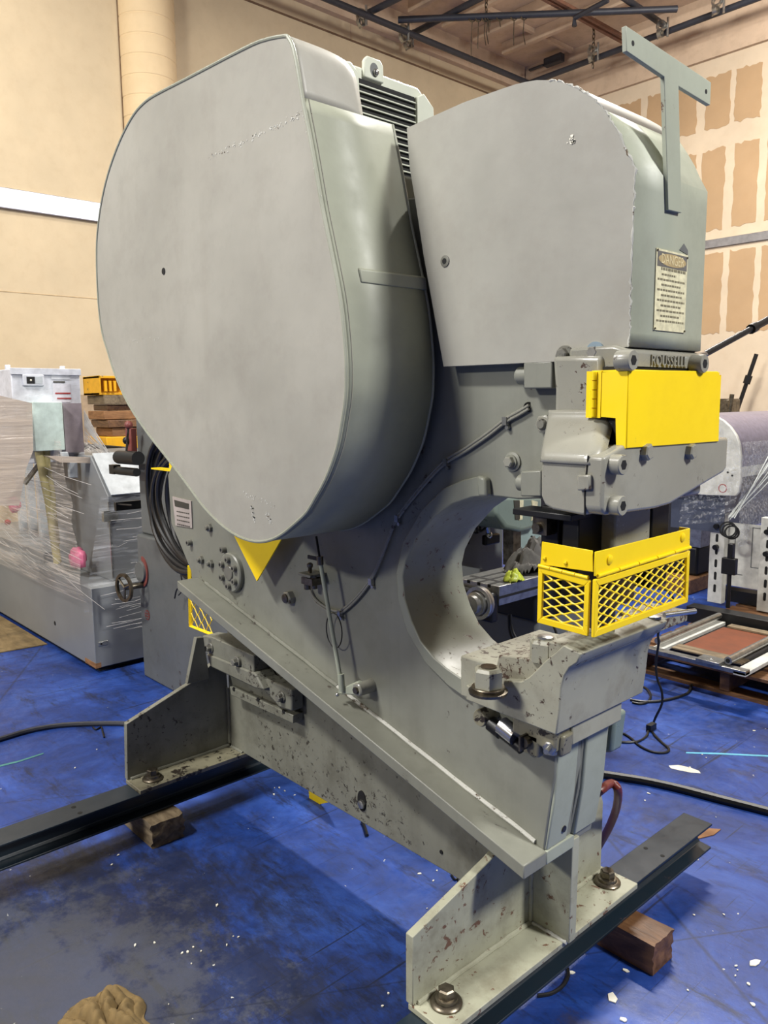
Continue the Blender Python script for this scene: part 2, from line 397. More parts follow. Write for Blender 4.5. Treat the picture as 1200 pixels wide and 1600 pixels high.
# tan drywall sheets between bands of joint compound
rows = ((4.88, 5.50), (3.63, 4.62), (2.33, 3.34), (0.6, 2.10))
xs = [-4.76 + .406 * k for k in range(-5, 23)]
for ri, (z0, z1) in enumerate(rows):
    for k, x in enumerate(xs):
        if ri == 3 and x > -4.8: continue
        if rnd.random() < .04: continue
        a = x + .048 + rnd.uniform(-.016, .02); b = x + .406 - .038 + rnd.uniform(-.02, .016)
        poly = []
        for t in range(9): poly.append((a + (b - a) * t / 8, z0 + rnd.uniform(-.02, .02)))
        for t in range(1, 12): poly.append((b + rnd.uniform(-.011, .011), z0 + (z1 - z0) * t / 12))
        for t in range(9): poly.append((b + (a - b) * t / 8, z1 + rnd.uniform(-.02, .02)))
        for t in range(1, 12): poly.append((a + rnd.uniform(-.011, .011), z1 + (z0 - z1) * t / 12))
        obj('drywall_panel', G().prism('y', poly, YW - .004, YW + .01), 'tan', wr)
# beige header above the drywall and the ceiling timbers
struct('trim_3', G().box(XW, 5, YW - .06, YW - .001, 5.71, ZC), 'ceil')
struct('trim_4', G().box(XW + .001, XW + .09, -4, YW - .1, 6.12, ZC), 'ceil')
for k in range(14):
    y = 9.25 - k * .61
    obj('joist', G().box(XW + .38, 4.5, y, y + .07, ZC - .15, ZC), 'ceil', ce, bevel=.004)
for k in range(5):
    x = -7.1 + k * 2.4
    obj('blocking', G().box(x, x + .05, 0, YW - .1, ZC - .06, ZC - .001), 'ceil', ce)
# rail fixed under the ceiling (double channel)
obj('ceiling_rail', G().box(-6.06, -6.02, 3, YW - .1, ZC - .36, ZC - .32).box(-5.98, -5.94, 3, YW - .1, ZC - .36, ZC - .32), plain('rusty_channel', (120, 84, 66), .6), ce)

# black pipe framework under the ceiling
pz = 5.95
def pipe(name, a, b, label, r=.038, n=10):
    o = obj(name, G().cyl(a, b, r, n=n), 'bpipe'); o['label'] = label; o['category'] = 'pipe'; return o
A = [(-7.437, 5.887), (-7.427, 9.535), (-4.404, 9.453), (-7.591, 7.333), (-5.359, 9.907), (-7.508, 7.296), (-6.194, 7.27), (-7.539, 6.534), (-6.956, 6.525), (-5.193, 8.418), (-5.286, 9.469)]
pipe('black_pipe', (A[0][0], A[0][1] - 2, pz), (-7.42, 9.62, pz), 'long black pipe hung along the left wall under the ceiling')
pipe('black_pipe', (-7.42, 9.62, pz), (A[2][0] + 3, 9.62, pz), 'long black pipe hung along the right wall, behind the T bracket')
B = [(-7.415, 7.058), (-5.06, 9.358)]
pipe('black_pipe', (B[0][0], B[0][1], 6.04), (B[1][0], B[1][1], 6.04), 'black pipe crossing level through the top of the view, wire hanging from its middle')
C1 = [(-7.818, 7.575), (-6.293, 7.531)]
pipe('black_pipe', (C1[0][0], C1[0][1], 6.12), (C1[1][0], C1[1][1], 6.12), 'diagonal black pipe rising right from the knuckle over the gear cover motor')
C2 = [(-7.708, 6.681), (-6.875, 6.726)]
pipe('black_pipe', (C2[0][0], C2[0][1], 6.05), (C2[1][0], C2[1][1], 6.05), 'short diagonal black pipe, leftmost at the top edge')
C3 = [(-5.418, 8.578), (-5.464, 9.755)]
pipe('black_pipe', (C3[0][0], C3[0][1], 6.12), (C3[1][0], C3[1][1], 6.12), 'diagonal black pipe dropping to the clamp above the T bracket')
C4 = [(-5.929, 8.554), (-5.8, 8.363), (-5.361, 8.366)]
o = obj('bent_pipe', G().tube([(C4[1][0], C4[1][1], 5.81), (C4[1][0], C4[1][1], 5.90), (C4[2][0], C4[2][1], 5.94)], .03), 'bpipe')
o['label'] = 'small bent black pipe end hanging between two long pipes'; o['category'] = 'pipe'
def clamp(px, label):
    p = Vector((px[0], px[1], px[2]))
    g = G().ring(p + Vector((0, -.05, .02)), (0, 1, 0), .06, .042, .05, 14).ring(p + Vector((-.05, 0, -.05)), (1, 0, 0), .055, .04, .05, 14)
    g.cyl(p + Vector((.07, 0, -.12)), p + Vector((.07, 0, .1)), .014, n=8).cyl(p + Vector((-.07, .02, -.1)), p + Vector((-.07, .02, .12)), .012, n=8)
    o = obj('pipe_clamp', g, 'steel'); o['label'] = label; o['category'] = 'clamp'; return o
D = [(-7.519, 6.577, 5.97), (-7.475, 7.222, 5.97), (-7.589, 7.408, 5.97), (-5.337, 9.531, 5.97), (-6.277, 9.482, 5.97), (-4.612, 9.457, 5.97)]
D[2] = [(-7.809, 7.624, 6.1)][0]
for p, l in zip(D, ('steel clamp on the wall pipe at the short diagonal', 'steel clamp joining the level pipe to the wall pipe', 'steel clamp at the lower end of the long diagonal pipe',
                    'steel clamp stack where three pipes meet above the T bracket', 'wired clamp on the right wall pipe with a chain above it', 'clamp high on the right wall pipe, nearest the top right corner')):
    clamp(p, l)
def chain(p0, n, label, sc=.034):
    g = G(); z = p0[2]
    for k in range(n):
        c = Vector((p0[0], p0[1], z - k * sc * 1.5)); pts = []
        for i in range(10):
            a = 2 * math.pi * i / 10; dx = math.cos(a) * sc * .5; dz = math.sin(a) * sc
            pts.append(c + (Vector((dx, 0, dz)) if k % 2 else Vector((0, dx, dz))))
        g.tube(pts, .006, 5, closed=True)
    o = obj('hanging_chain', g, 'oily'); o['label'] = label; o['category'] = 'chain'
c = [(-6.796, 7.917, 6.45), (-6.025, 9.127, 6.45)]
chain((B[0][0] * .68 + B[1][0] * .32, B[0][1] * .68 + B[1][1] * .32, 6.42), 9, 'short chain holding the level pipe to the ceiling')
w = D[4]; chain((w[0], w[1], 6.42), 13, 'longer chain above the wired clamp on the right wall pipe')
g = G()
for k in range(9):
    t = .27 + .018 * k * (1 + .3 * math.sin(k)); p = Vector((B[0][0] + (B[1][0] - B[0][0]) * t, B[0][1] + (B[1][1] - B[0][1]) * t, 6.03))
    g.ring(p + Vector((-.01, 0, 0)), (1, -.3, 0), .05, .04, .015, 12)
    L = rnd.uniform(.05, .45); g.tube([p + Vector((0, 0, -.04)), p + Vector((rnd.uniform(-.02, .02), 0, -.04 - L / 2)), p + Vector((rnd.uniform(-.03, .03), 0, -.04 - L))], .006, 5)
o = obj('wire_ends', g, 'oily', kind='stuff'); o['label'] = 'loose wire ends wrapped and dangling from the level pipe'; o['category'] = 'wire'
e = [(-7.423, 10, 6.306), (-7.113, 10, 6.247)]
o = obj('junction_box', G().box(e[0][0], e[0][0] + .30, 9.95, 10.05, e[0][2] - .05, e[0][2] + .06).box(e[0][0] - .25, e[0][0], 9.93, 9.98, e[0][2] - .04, e[0][2] - .01), 'bpipe', bevel=.01)
o['label'] = 'small dark box mounted beside the pipe corner under the ceiling'; o['category'] = 'box'
g = G().box(-7.9, -5.0, .2, 1.72, .001, .006)
o = obj('plywood_sheet', G().prism('z', [(-7.6, -1.2), (-5.32, -1.0), (-5.0, 1.665), (-7.6, 1.665)], .001, .007), 'ply'); o['label'] = 'worn brown plywood sheet on the floor along the wrapped machine'; o['category'] = 'plywood'

# ================================================================ skid beams and blocks
def ibeam(name, x0, x1, y0, y1, z0, z1, label):
    t = .007; w = .006; xc = (x0 + x1) / 2
    poly = [(x0, z0), (x1, z0), (x1, z0 + t), (xc + w / 2 + .008, z0 + t + .004), (xc + w / 2, z0 + t + .012), (xc + w / 2, z1 - t - .012), (xc + w / 2 + .008, z1 - t - .004), (x1, z1 - t), (x1, z1), (x0, z1), (x0, z1 - t),
            (xc - w / 2 - .008, z1 - t - .004), (xc - w / 2, z1 - t - .012), (xc - w / 2, z0 + t + .012), (xc - w / 2 - .008, z0 + t + .004), (x0, z0 + t)]
    r = thing(name, label, 'beam', (xc, (y0 + y1) / 2, z0))
    obj('beam_profile', G().prism('y', poly, y0, y1), 'beam', r, bevel=.0015)
    return r
b1 = ibeam('steel_beam', -1.125, -1.031, .62, 2.32, .087, .172, 'dark teal steel skid beam under the front foot of the press')
b2 = ibeam('steel_beam', -2.558, -2.455, -.3, 2.32, .087, .172, 'dark teal steel skid beam under the rear foot of the press, running off left')
for (x, y) in [(-1.103, 2.043), (-1.049, 2.042)]: obj('bolt_hole', G().cyl((x, y, .1715), (x, y, .1726), .0065, n=14), 'dark', b1)
for (x, y) in [(-2.529, 0.889), (-2.477, 0.89)]: obj('bolt_hole', G().cyl((x, y, .1715), (x, y, .1726), .008, n=14), 'dark', b2)
def block(name, x0, x1, y0, y1, z1, mat, label, rough=.006):
    g = G(); nx, ny, nz = 12, 6, 4; r = random.Random(len(label))
    g.box(x0, x1, y0, y1, 0.001, z1)
    o = obj(name, g, mat, label=label, cat='block')
    bm = bmesh.new(); bm.from_mesh(o.data); bmesh.ops.subdivide_edges(bm, edges=bm.edges, cuts=6, use_grid_fill=True)
    zz = min(v.co.z for v in bm.verts)
    for v in bm.verts:
        if v.co.z > zz + 1e-4:
            v.co += Vector((r.uniform(-1, 1), r.uniform(-1, 1), -abs(r.uniform(0, 1)) * .6)) * rough * .6
    bm.to_mesh(o.data); bm.free(); return o
block('timber_block', -1.33, -.925, 1.775, 1.878, .086, 'woodred', 'dark brown timber block under the far half of the front beam')
block('timber_block', -2.62, -2.385, 1.09, 1.21, .086, 'wood', 'weathered grey timber block under the rear beam', .01)
block('timber_block', -1.25, -1.06, .72, .82, .086, 'woodred', 'timber block under the near end of the front beam')

# ================================================================ the press
press = thing('mechanical_press', 'big worn grey open-throat mechanical punch press with drum-like gear cover and yellow guards', 'press', (-1.75, 1.5, .172))
def P(name, g, mat, **k): return obj(name, g, mat, press, **k)
def hexbolt(x, y, z, r, h=.012, d=(0, -1, 0), washer=True, mat='paintbolt', tw=.2, wmat=None, label=None):
    d = Vector(d); p = Vector((x, y, z)); g = G()
    if washer: g.lathe(p, d, [(r * 1.45, -.004), (r * 1.45, .004), (r * 1.35, .0055)], 22); p = p + d * .0055
    g.hexa(p, d, r, h, tw)
    return P('hex_bolt', g, mat, label=label)
def capscrew(x, y, z, r, h, d=(1, 0, 0), mat='paintbolt', par=None):
    d = Vector(d); p = Vector((x, y, z))
    g = G().lathe(p, d, [(r, -.004), (r, h * .93), (r * .93, h)], 24)
    o = obj('socket_screw', g, mat, par or press)
    obj('hex_socket', G().cyl(p + d * (h - .0005), p + d * (h + .0006), r * .52, n=6), 'dark', o); return o

# ---- feet and base
for (xa, xb, fx, mt, rear) in ((-2.567, -2.452, -2.556, 'oilfoot', True), (-1.135, -1.017, -1.12, 'foot', False)):
    P('foot_plate', G().box(xa, xb, 1.088, 1.848, .172, .187), mt, bevel=.002)
P('rear_gusset', G().prism('x', [(1.09, .187), (1.098, .392), (1.353, .478), (1.5, .56), (1.515, .187)], -2.578, -2.556), 'base', bevel=.002)
P('rear_gusset', G().prism('x', [(1.535, .187), (1.85, .187), (1.85, .39), (1.6, .48), (1.535, .5)], -2.578, -2.556), 'base', bevel=.002)
P('gusset_cap_plate', G().prism('x', [(1.327, 0.484), (1.372, 0.649), (1.401, 0.645), (1.42, 0.48)], -2.556, -2.536), 'base', bevel=.002)
P('front_gusset', G().prism('x', [(1.088, .187), (1.089, .352), (1.344, .421), (1.43, .455), (1.506, .45), (1.506, .187)], -1.142, -1.12), 'foot', bevel=.002)
P('front_gusset', G().prism('x', [(1.536, .187), (1.828, .187), (1.83, .39), (1.80, .47), (1.60, .62), (1.536, .6)], -1.142, -1.12), 'foot', bevel=.002)
P('front_stiffener', G().prism('y', [(-1.12, .187), (-1.004, .187), (-1.0, .44), (-1.0, .46), (-1.12, .46)], 1.506, 1.534), 'foot', bevel=.002)
P('base_web', G().prism('y', [(-2.556, .187), (-1.142, .187), (-1.142, .47), (-2.2, .80), (-2.545, .70)], 1.506, 1.56), 'base', bevel=.003)
# weld fillets
def weld(a, b, r=.007, mat='foot'):
    n = 14; A_ = Vector(a); B_ = Vector(b)
    P('weld_bead', G().tube([A_.lerp(B_, i / n) + Vector((rnd.uniform(-1, 1), rnd.uniform(-1, 1), rnd.uniform(-1, 1))) * .0009 for i in range(n + 1)], [r * rnd.uniform(.88, 1.1) for _ in range(n + 1)], 8), mat)
weld((-1.118, 1.10, .189), (-1.118, 1.50, .189)); weld((-1.11, 1.504, .189), (-1.01, 1.504, .189), .005, 'weld'); weld((-1.118, 1.503, .195), (-1.118, 1.503, .44), .006)
weld((-1.118, 1.545, .189), (-1.118, 1.82, .189)); weld((-2.554, 1.10, .189), (-2.554, 1.50, .189), .007, 'base'); weld((-2.552, 1.503, .20), (-2.552, 1.503, .42), .007, 'base')
weld((-2.54, 1.503, .189), (-2.46, 1.503, .189), .006, 'base')
for (x, y, mt) in ((-1.078, 1.150, 'oily'), (-1.077, 1.792, 'oily'), (-2.505, 1.160, 'oily')):
    g = G().lathe((x, y, .187), (0, 0, 1), [(.036, 0), (.036, .004), (.032, .008), (.026, .009), (.025, .016), (.022, .017)], 26)
    g.hexa((x, y, .204), (0, 0, 1), .0195, .020, .3); P('anchor_bolt', g, mt, label='oily anchor bolt with stacked washers')
g = G().hexa((-2.505, 1.16, .165), (0, 0, -1), .018, .018, .2); 
# oblong hole with bolt in the base web
h = [(-1.772, 0.261)][0]
P('oblong_hole', G().prism('y', [(h[0] + .020 * math.cos(a) + 0, h[1] + .034 * math.sin(a)) for a in [i * math.pi / 12 for i in range(24)]], 1.503, 1.5065), 'dark')
P('hex_bolt', G().hexa((h[0] + .004, 1.503, h[1] - .008), (0, -1, 0), .014, .010, .3), 'steel')
P('web_hole', G().cyl((-1.43, 1.5035, .24), (-1.43, 1.507, .24), .006, n=12), 'dark')

# ---- bracket at the rear (inclining bar and slotted bar)
q = [(-2.608, 0.61), (-2.262, 0.602), (-2.268, 0.566), (-2.602, 0.567)]
def slab(name, pts, y0, y1, mat, bev=.004, label=None): return P(name, G().prism('y', pts, y0, y1), mat, bevel=bev, label=label)
slab('clamp_bar', [(-2.598, 0.632), (-2.531, 0.642), (-2.249, 0.637), (-2.248, 0.576), (-2.584, 0.568)], 1.43, 1.50, 'base')
slab('clamp_bar', [(-2.566, 0.571), (-2.237, 0.578), (-2.184, 0.532), (-2.24, 0.522), (-2.541, 0.525)], 1.425, 1.50, 'base', .006)
slab('mount_bar', [(-2.509, 0.497), (-2.089, 0.506), (-2.096, 0.427), (-2.187, 0.418), (-2.478, 0.436)], 1.485, 1.506, 'base')
slab('slotted_angle', [(-2.469, 0.458), (-2.07, 0.465), (-2.071, 0.436), (-2.462, 0.428)], 1.462, 1.506, 'base', .002)
slab('mount_block', [(-2.276, 0.561), (-2.059, 0.56), (-2.059, 0.485), (-2.132, 0.477), (-2.223, 0.515)], 1.45, 1.50, 'base', .006)
for p in [(-2.439, 0.456), (-2.278, 0.462), (-2.123, 0.463)]: P('bolt_hole', G().cyl((p[0], 1.4605, p[1]), (p[0], 1.463, p[1]), .008, n=12), 'dark')
for (p, y, r) in (([(-2.536, 0.599)][0], 1.43, .013), ([(-2.346, 0.593)][0], 1.425, .013), ([(-2.112, 0.521)][0], 1.45, .014)):
    hexbolt(p[0], y, p[1], r, .016)

# ---- main frame
arc = [(-1.032, 1.286), (-1.096, 1.279), (-1.148, 1.28), (-1.186, 1.279), (-1.231, 1.271), (-1.295, 1.25), (-1.355, 1.213), (-1.419, 1.148), (-1.452, 1.088), (-1.465, 1.044), (-1.461, 0.984), (-1.437, 0.929), (-1.404, 0.882), (-1.356, 0.847), (-1.309, 0.829), (-1.249, 0.818)]
front = [(-1.032, 1.286)]
outline = [(-1.01, .446), (-.99, .60), (-.98, .66), (-.976, .80), (-1.02, .80)] + [arc[-1]] + arc[::-1][1:] + [(-1.02, 1.30), (-.99, 1.30), (-.99, 1.60), (-1.05, 1.95), (-2.1, 2.05), (-2.5, 1.5)] + [(-2.753, 1.232), (-2.746, 1.047), (-2.687, 0.98), (-2.608, 0.884)] + [(-2.603, .845), (-2.54, .82)]
frame = P('press_frame', G().prism('y', outline, 1.40, 1.60), 'frame', bevel=.004)
ringo = [(-1.179, 1.32), (-1.197, 1.326), (-1.252, 1.312), (-1.31, 1.289), (-1.387, 1.227), (-1.453, 1.139), (-1.479, 1.053), (-1.472, 0.982), (-1.439, 0.904), (-1.373, 0.835), (-1.295, 0.796), (-1.229, 0.778)]
ringi = [(-1.173, 1.282), (-1.218, 1.275), (-1.281, 1.254), (-1.34, 1.217), (-1.404, 1.154), (-1.442, 1.092), (-1.454, 1.048), (-1.447, 0.99), (-1.422, 0.935), (-1.389, 0.889), (-1.341, 0.856), (-1.295, 0.838), (-1.233, 0.822)]
P('throat_ring', G().prism('y', ringo + ringi[::-1], 1.385, 1.615), 'ring', bevel=.003)
P('ring_boss', G().prism('y', [(-1.198, 1.329), (-1.173, 1.323), (-1.167, 1.281), (-1.194, 1.279)], 1.378, 1.40), 'ring', bevel=.006)
# diagonal flange both sides
for s, (ya, yb, xe, ze) in enumerate(((1.318, 1.402, -2.56, .868),)):
    P('diagonal_flange', G().prism('y', [(-1.0, .440), (-1.0, .474), (xe, ze), (xe, ze - .033)], ya, yb), 'frame', bevel=.003)
P('far_flange', G().prism('y', [(-1.2, .49), (-1.2, .524), (-2.10, .752), (-2.10, .719)], 1.598, 1.682), 'frame', bevel=.003)
weld((-1.03, 1.398, .488), (-1.75, 1.398, .669), .006, 'weld')
weld((-1.75, 1.398, .669), (-2.5, 1.398, .858), .006, 'frame')
FS = lambda o: [(-1.03, .474), (-1.006 + o, .474), (-.986 + o, .60), (-.972 + o, .80), (-1.03, .80)]
P('front_strip', G().prism('y', FS(.004), 1.404, 1.482), 'green', bevel=.003)
P('flange_front_bar', G().box(-1.03, -.9995, 1.402, 1.512, .440, .474), 'green', bevel=.003)
P('front_groove', G().prism('y', FS(-.008), 1.482, 1.500), 'oilfoot')
P('weld_bead', G().tube([(-1.012, 1.503, .48), (-.99, 1.503, .60), (-.976, 1.503, .80)], .007, 8), 'base')
P('front_strip', G().prism('y', FS(.010), 1.506, 1.596), 'green', bevel=.004)
P('teal_side_casting', G().prism('y', [(-1.10, .60), (-.985, .64), (-.975, .74), (-1.10, .76)], 1.64, 1.69), 'dteal', bevel=.008)
P('drain_plug', G().cyl((-1.0, 1.462, .508), (-.994, 1.462, .508), .008, n=12), 'oily')

# ---- gear cover
OUT = [(-1.521, 2.297), (-1.611, 2.315), (-1.711, 2.322), (-1.819, 2.327), (-1.957, 2.333), (-2.13, 2.341), (-2.2, 2.338), (-2.259, 2.326), (-2.322, 2.299), (-2.379, 2.265), (-2.441, 2.217), (-2.491, 2.165), (-2.534, 2.102), (-2.564, 2.036), (-2.578, 1.975), (-2.585, 1.895), (-2.584, 1.803), (-2.569, 1.731), (-2.537, 1.672), (-2.485, 1.588), (-2.402, 1.498), (-2.283, 1.412), (-2.166, 1.343), (-2.045, 1.267), (-1.953, 1.209), (-1.863, 1.17), (-1.784, 1.15), (-1.705, 1.146), (-1.64, 1.157), (-1.584, 1.179), (-1.527, 1.212), (-1.479, 1.244), (-1.446, 1.279), (-1.414, 1.315), (-1.389, 1.35), (-1.36, 1.403), (-1.341, 1.462), (-1.329, 1.51), (-1.326, 1.551), (-1.326, 1.598), (-1.333, 1.666), (-1.344, 1.729), (-1.37, 1.822), (-1.398, 1.918), (-1.429, 2.045), (-1.459, 2.153), (-1.471, 2.205), (-1.487, 2.261), (-1.503, 2.286)]
sp = smooth_path([(x, 0, z) for x, z in OUT], 3, True); OUTS = [(p.x, p.z) for p in sp]
obj('gear_cover_face', G().prism('y', OUTS, 1.10, 1.104), 'cover', press)
gc_face = [o for o in press.children if o.name.startswith('gear_cover_face')][0]
n = len(OUTS)
def band(poly, idx, y0, y1, inset=0.0):
    g = G(); vs = []
    for i in idx:
        x, z = poly[i % len(poly)]; vs += [(x, y0, z), (x, y1, z)]
    return g.add(vs, [(2 * k, 2 * k + 2, 2 * k + 3, 2 * k + 1) for k in range(len(idx) - 1)])
i_top = 45 * 3; i_left = 7 * 3
idx = list(range(i_left, i_top + 1))
P('gear_cover_rim', band(OUTS, idx, 1.102, 1.367), 'rim', solid=.004)
idx2 = list(range(i_top, n + i_left + 1))
def cap_band():
    g = G(); vs = []; N = 12
    for i in idx2:
        x, z = OUTS[i % n]
        for k in range(N + 1):
            t = k / N; y = 1.102 + .175 * t
            drop = .018 * (1 - math.sqrt(max(0, 1 - (t) ** 4))); vs.append((x, y, z - drop * 1.0))
    M1 = N + 1
    return g.add(vs, [(a * M1 + k, (a + 1) * M1 + k, (a + 1) * M1 + k + 1, a * M1 + k + 1) for a in range(len(idx2) - 1) for k in range(N)])
P('gear_cover_top', cap_band(), 'cover', solid=.004)
P('rolled_edge', G().tube([(x, 1.101, z) for x, z in OUTS], .0045, 8, closed=True), 'rim')
P('rolled_edge', G().tube([(OUTS[i % n][0], 1.367, OUTS[i % n][1]) for i in idx], .0045, 8), 'rim')
P('seam_line', G().tube([(OUTS[i % n][0] + .0015, 1.116, OUTS[i % n][1]) for i in idx], .002, 6), 'cast')
# flat top edge of the front panel and side closing plate behind
tp = OUTS[i_top]
P('panel_stop', G().box(tp[0] - .006, tp[0] + .001, 1.105, 1.367, tp[1] - .012, tp[1] + .002), 'rim')
def outx(z):  # x of the front side of the cover at height z
    best = None
    for i in range(38 * 3, 46 * 3):
        a = OUTS[i % n]; b = OUTS[(i + 1) % n]
        if min(a[1], b[1]) <= z <= max(a[1], b[1]) and a[1] != b[1]:
            best = a[0] + (b[0] - a[0]) * (z - a[1]) / (b[1] - a[1])
    return best
sx = outx(1.80)
P('cover_strap', G().prism('y', [(sx + .001, 1.792), (sx + .012, 1.787), (sx + .017, 1.757), (sx + .006, 1.760)], 1.165, 1.372), 'rim', bevel=.003)
h = [(-2.127, 1.871)][0]
P('inspection_hole', G().cyl((h[0], 1.0985, h[1]), (h[0], 1.1005, h[1]), .0095, n=20), 'dark')
for p in [(-2.122, 2.581)][:0]: pass
# inner back plate so the drum reads closed
P('gear_cover_back', G().prism('y', [(x * .985 + -1.9 * .015, min(z * .985 + 1.7 * .015, 2.16)) for x, z in OUTS], 1.352, 1.356), 'col')
# scrapes on the cover face: small bright chips in broken lines
g = G(); 
def chips(path, cnt, sz, y):
    for k in range(cnt):
        t = rnd.random() * (len(path) - 1); i = int(t); u = t - i
        x = path[i][0] * (1 - u) + path[i + 1][0] * u + rnd.gauss(0, .004); z = path[i][1] * (1 - u) + path[i + 1][1] * u + rnd.gauss(0, .004)
        r = sz * rnd.uniform(.4, 1.3); m = rnd.randint(4, 6); a0 = rnd.random() * 6
        g.add([(x + r * rnd.uniform(.5, 1) * math.cos(a0 + 6.28 * q / m), y, z + r * rnd.uniform(.4, .9) * math.sin(a0 + 6.28 * q / m)) for q in range(m)], [tuple(range(m))])
chips([(-1.857, 2.118), (-1.724, 2.118), (-1.587, 2.117), (-1.474, 2.121)], 90, .0035, 1.0994)
chips([(-2.363, 1.693), (-2.168, 1.69)], 16, .003, 1.0994)
chips([(-1.751, 1.268), (-1.663, 1.256), (-1.602, 1.244)], 30, .003, 1.0994)
chips([(-1.713, 1.238), (-1.704, 1.203)], 34, .004, 1.0994); chips([(-1.647, 1.225), (-1.626, 1.201)], 22, .004, 1.0994)
chips([(-1.463, 2.154), (-1.403, 1.933), (-1.344, 1.733)], 26, .003, 1.0994)
obj('paint_scrapes', g, 'weld', press, kind='stuff')
# dents: shallow raised teardrop patches catching the light

# ---- crank (head) cover
HC = [(-1.284, 1.578), (-1.311, 1.686), (-1.348, 1.835), (-1.373, 1.954), (-1.393, 2.041), (-1.402, 2.131), (-1.31, 2.136), (-1.223, 2.14), (-1.164, 2.139), (-1.114, 2.138), (-1.084, 2.137), (-1.056, 2.134), (-1.031, 2.13), (-1.003, 2.122), (-0.975, 2.111), (-0.947, 2.097), (-0.919, 2.077), (-0.894, 2.055), (-0.871, 2.029), (-0.852, 2.001), (-0.837, 1.976), (-0.824, 1.949), (-0.815, 1.918), (-0.808, 1.885), (-0.804, 1.851), (-0.804, 1.815), (-0.805, 1.772), (-0.806, 1.726), (-0.806, 1.668), (-0.809, 1.622), (-0.812, 1.597), (-0.851, 1.592), (-0.855, 1.576), (-0.972, 1.576)]
HC = [(x if not (z < 1.93 and x > -.83) else -.8065, z) for x, z in HC]
P('crank_cover', G().prism('y', HC, 1.36, 1.64), 'cover', label='grey sheet cover over the crank with a pale green front face')
top = HC[6:30]
# greenish front skin a hair proud of the grey side box
g = G(); vs = []
fr = HC[18:31]
for x, z in fr: vs += [(x + .0015, 1.3605, z + .0005), (x + .0015, 1.6395, z + .0005)]
P('cover_front_skin', g.add(vs, [(2 * k, 2 * k + 2, 2 * k + 3, 2 * k + 1) for k in range(len(fr) - 1)]), 'green', solid=.002)
# chipped weld along the near front edge
pts = [Vector((x, 1.361, z)) for x, z in HC[13:31]]; pts = smooth_path(pts, 5)
P('weld_bead', G().tube([p + Vector((rnd.gauss(0, .0012), 0, rnd.gauss(0, .0012))) for p in pts], [rnd.choice((.0012, .0016, .002, .0028)) for _ in pts], 6), 'weld')
h = [(-1.279, 1.814)][0]
P('cover_bolt_hole', G().lathe((h[0], 1.36, h[1]), (0, -1, 0), [(.013, -.001), (.013, .002), (.008, .003)], 18), 'paintbolt')
P('bolt_hole', G().cyl((h[0], 1.3565, h[1]), (h[0], 1.3568, h[1]), .0065, n=14), 'dark')
g = G(); chips([(-0.951, 1.996), (-0.936, 1.986)], 14, .004, 1.3585); obj('paint_scrapes', g, 'chipw', press, kind='stuff')
p = [(-0.948, 1.588), (-0.878, 1.589)]
hexbolt(p[0][0], 1.359, p[0][1], .013, .012, wmat=1)
P('zinc_washer', G().lathe((p[1][0], 1.359, p[1][1]), (0, -1, 0), [(.021, -.002), (.021, .003)], 22), 'blueW', label='bluish zinc washer')
P('hex_bolt', G().hexa((p[1][0], 1.356, p[1][1]), (0, -1, 0), .0125, .012), 'steel')
# T-shaped plate welded on the cover
T = [(1.301, 2.137), (1.62, 2.123), (1.62, 2.08), (1.491, 2.085), (1.522, 1.859), (1.47, 1.857), (1.437, 2.088), (1.306, 2.097)]
P('t_bracket', G().prism('x', T, -.806, -.797), 'green', bevel=.001, label='pale green T-shaped steel bracket standing above the cover')
for q_ in [(1.325, 2.115), (1.6, 2.101)]: P('bolt_hole', G().cyl((-.7975, q_[0], q_[1]), (-.7965, q_[0], q_[1]), .0045, n=12), 'dark')
# warning plate
sg = [(1.44, 1.784), (1.563, 1.784), (1.559, 1.629), (1.442, 1.631)]
sign = P('warning_plate', G().box(-0.8062, -0.8017, sg[0][0], sg[1][0], sg[3][1], sg[0][1]), 'paper', label='yellowed warning plate of small print under an oval on a dark band')
y0, y1 = sg[0][0], sg[1][0]; z0, z1 = sg[3][1], sg[0][1]; W = y1 - y0; H = z1 - z0
obj('plate_band', G().box(-0.8017, -0.8012, y0 + .004, y1 - .003, z1 - H * .21, z1 - H * .025), plain('faded_dark_band', (98, 96, 92)), sign)
obj('plate_oval', G().prism('x', [((y0 + y1) / 2 + W * .44 * math.cos(a), z1 - H * .117 + H * .078 * math.sin(a)) for a in [i * math.pi / 16 for i in range(32)]], -0.8013, -0.8009), 'gold', sign)
def place_text(name, s, size, depth, origin, xd, yd, mat, parent, squash=1.0):
    vs, fs = text_mesh(s, size, depth); xd = Vector(xd); yd = Vector(yd); nd = xd.cross(yd); o = Vector(origin)
    return obj(name, G().add([o + xd * v.x * squash + yd * v.y + nd * v.z for v in vs], fs), mat, parent)
place_text('plate_lettering', 'DANGER', .026, .0002, (-0.8007, (y0 + y1) / 2, z1 - H * .118), (0, 1, 0), (0, 0, 1), plain('pale_letters', (206, 192, 150)), sign, .86)
g = G(); z = z1 - H * .25
rows_ = 0
while z > z0 + H * .05:
    y = y0 + (W * .18 if rows_ % 2 else W * .06)
    if rows_ == 0: y = y0 + W * .16
    end = y1 - W * (.06 if rows_ % 2 == 0 else rnd.uniform(.08, .4))
    while y < end:
        L = rnd.uniform(.004, .012); g.box(-0.8016, -0.8013, y, min(y + L, end), z, z + (.0036 if rows_ else .005)); y += L + .0025
    z -= .0098; rows_ += 1
obj('plate_small_print', g, plain('faded_print', (120, 114, 92)), sign, kind='stuff')
for (a, b) in ((y0 + .003, z1 - .003), (y1 - .003, z1 - .006), (y0 + .003, z0 + .003), (y1 - .003, z0 + .003)): obj('rivet', G().cyl((-0.8017, a, b), (-0.7997, a, b), .002, n=8), 'oily', sign)
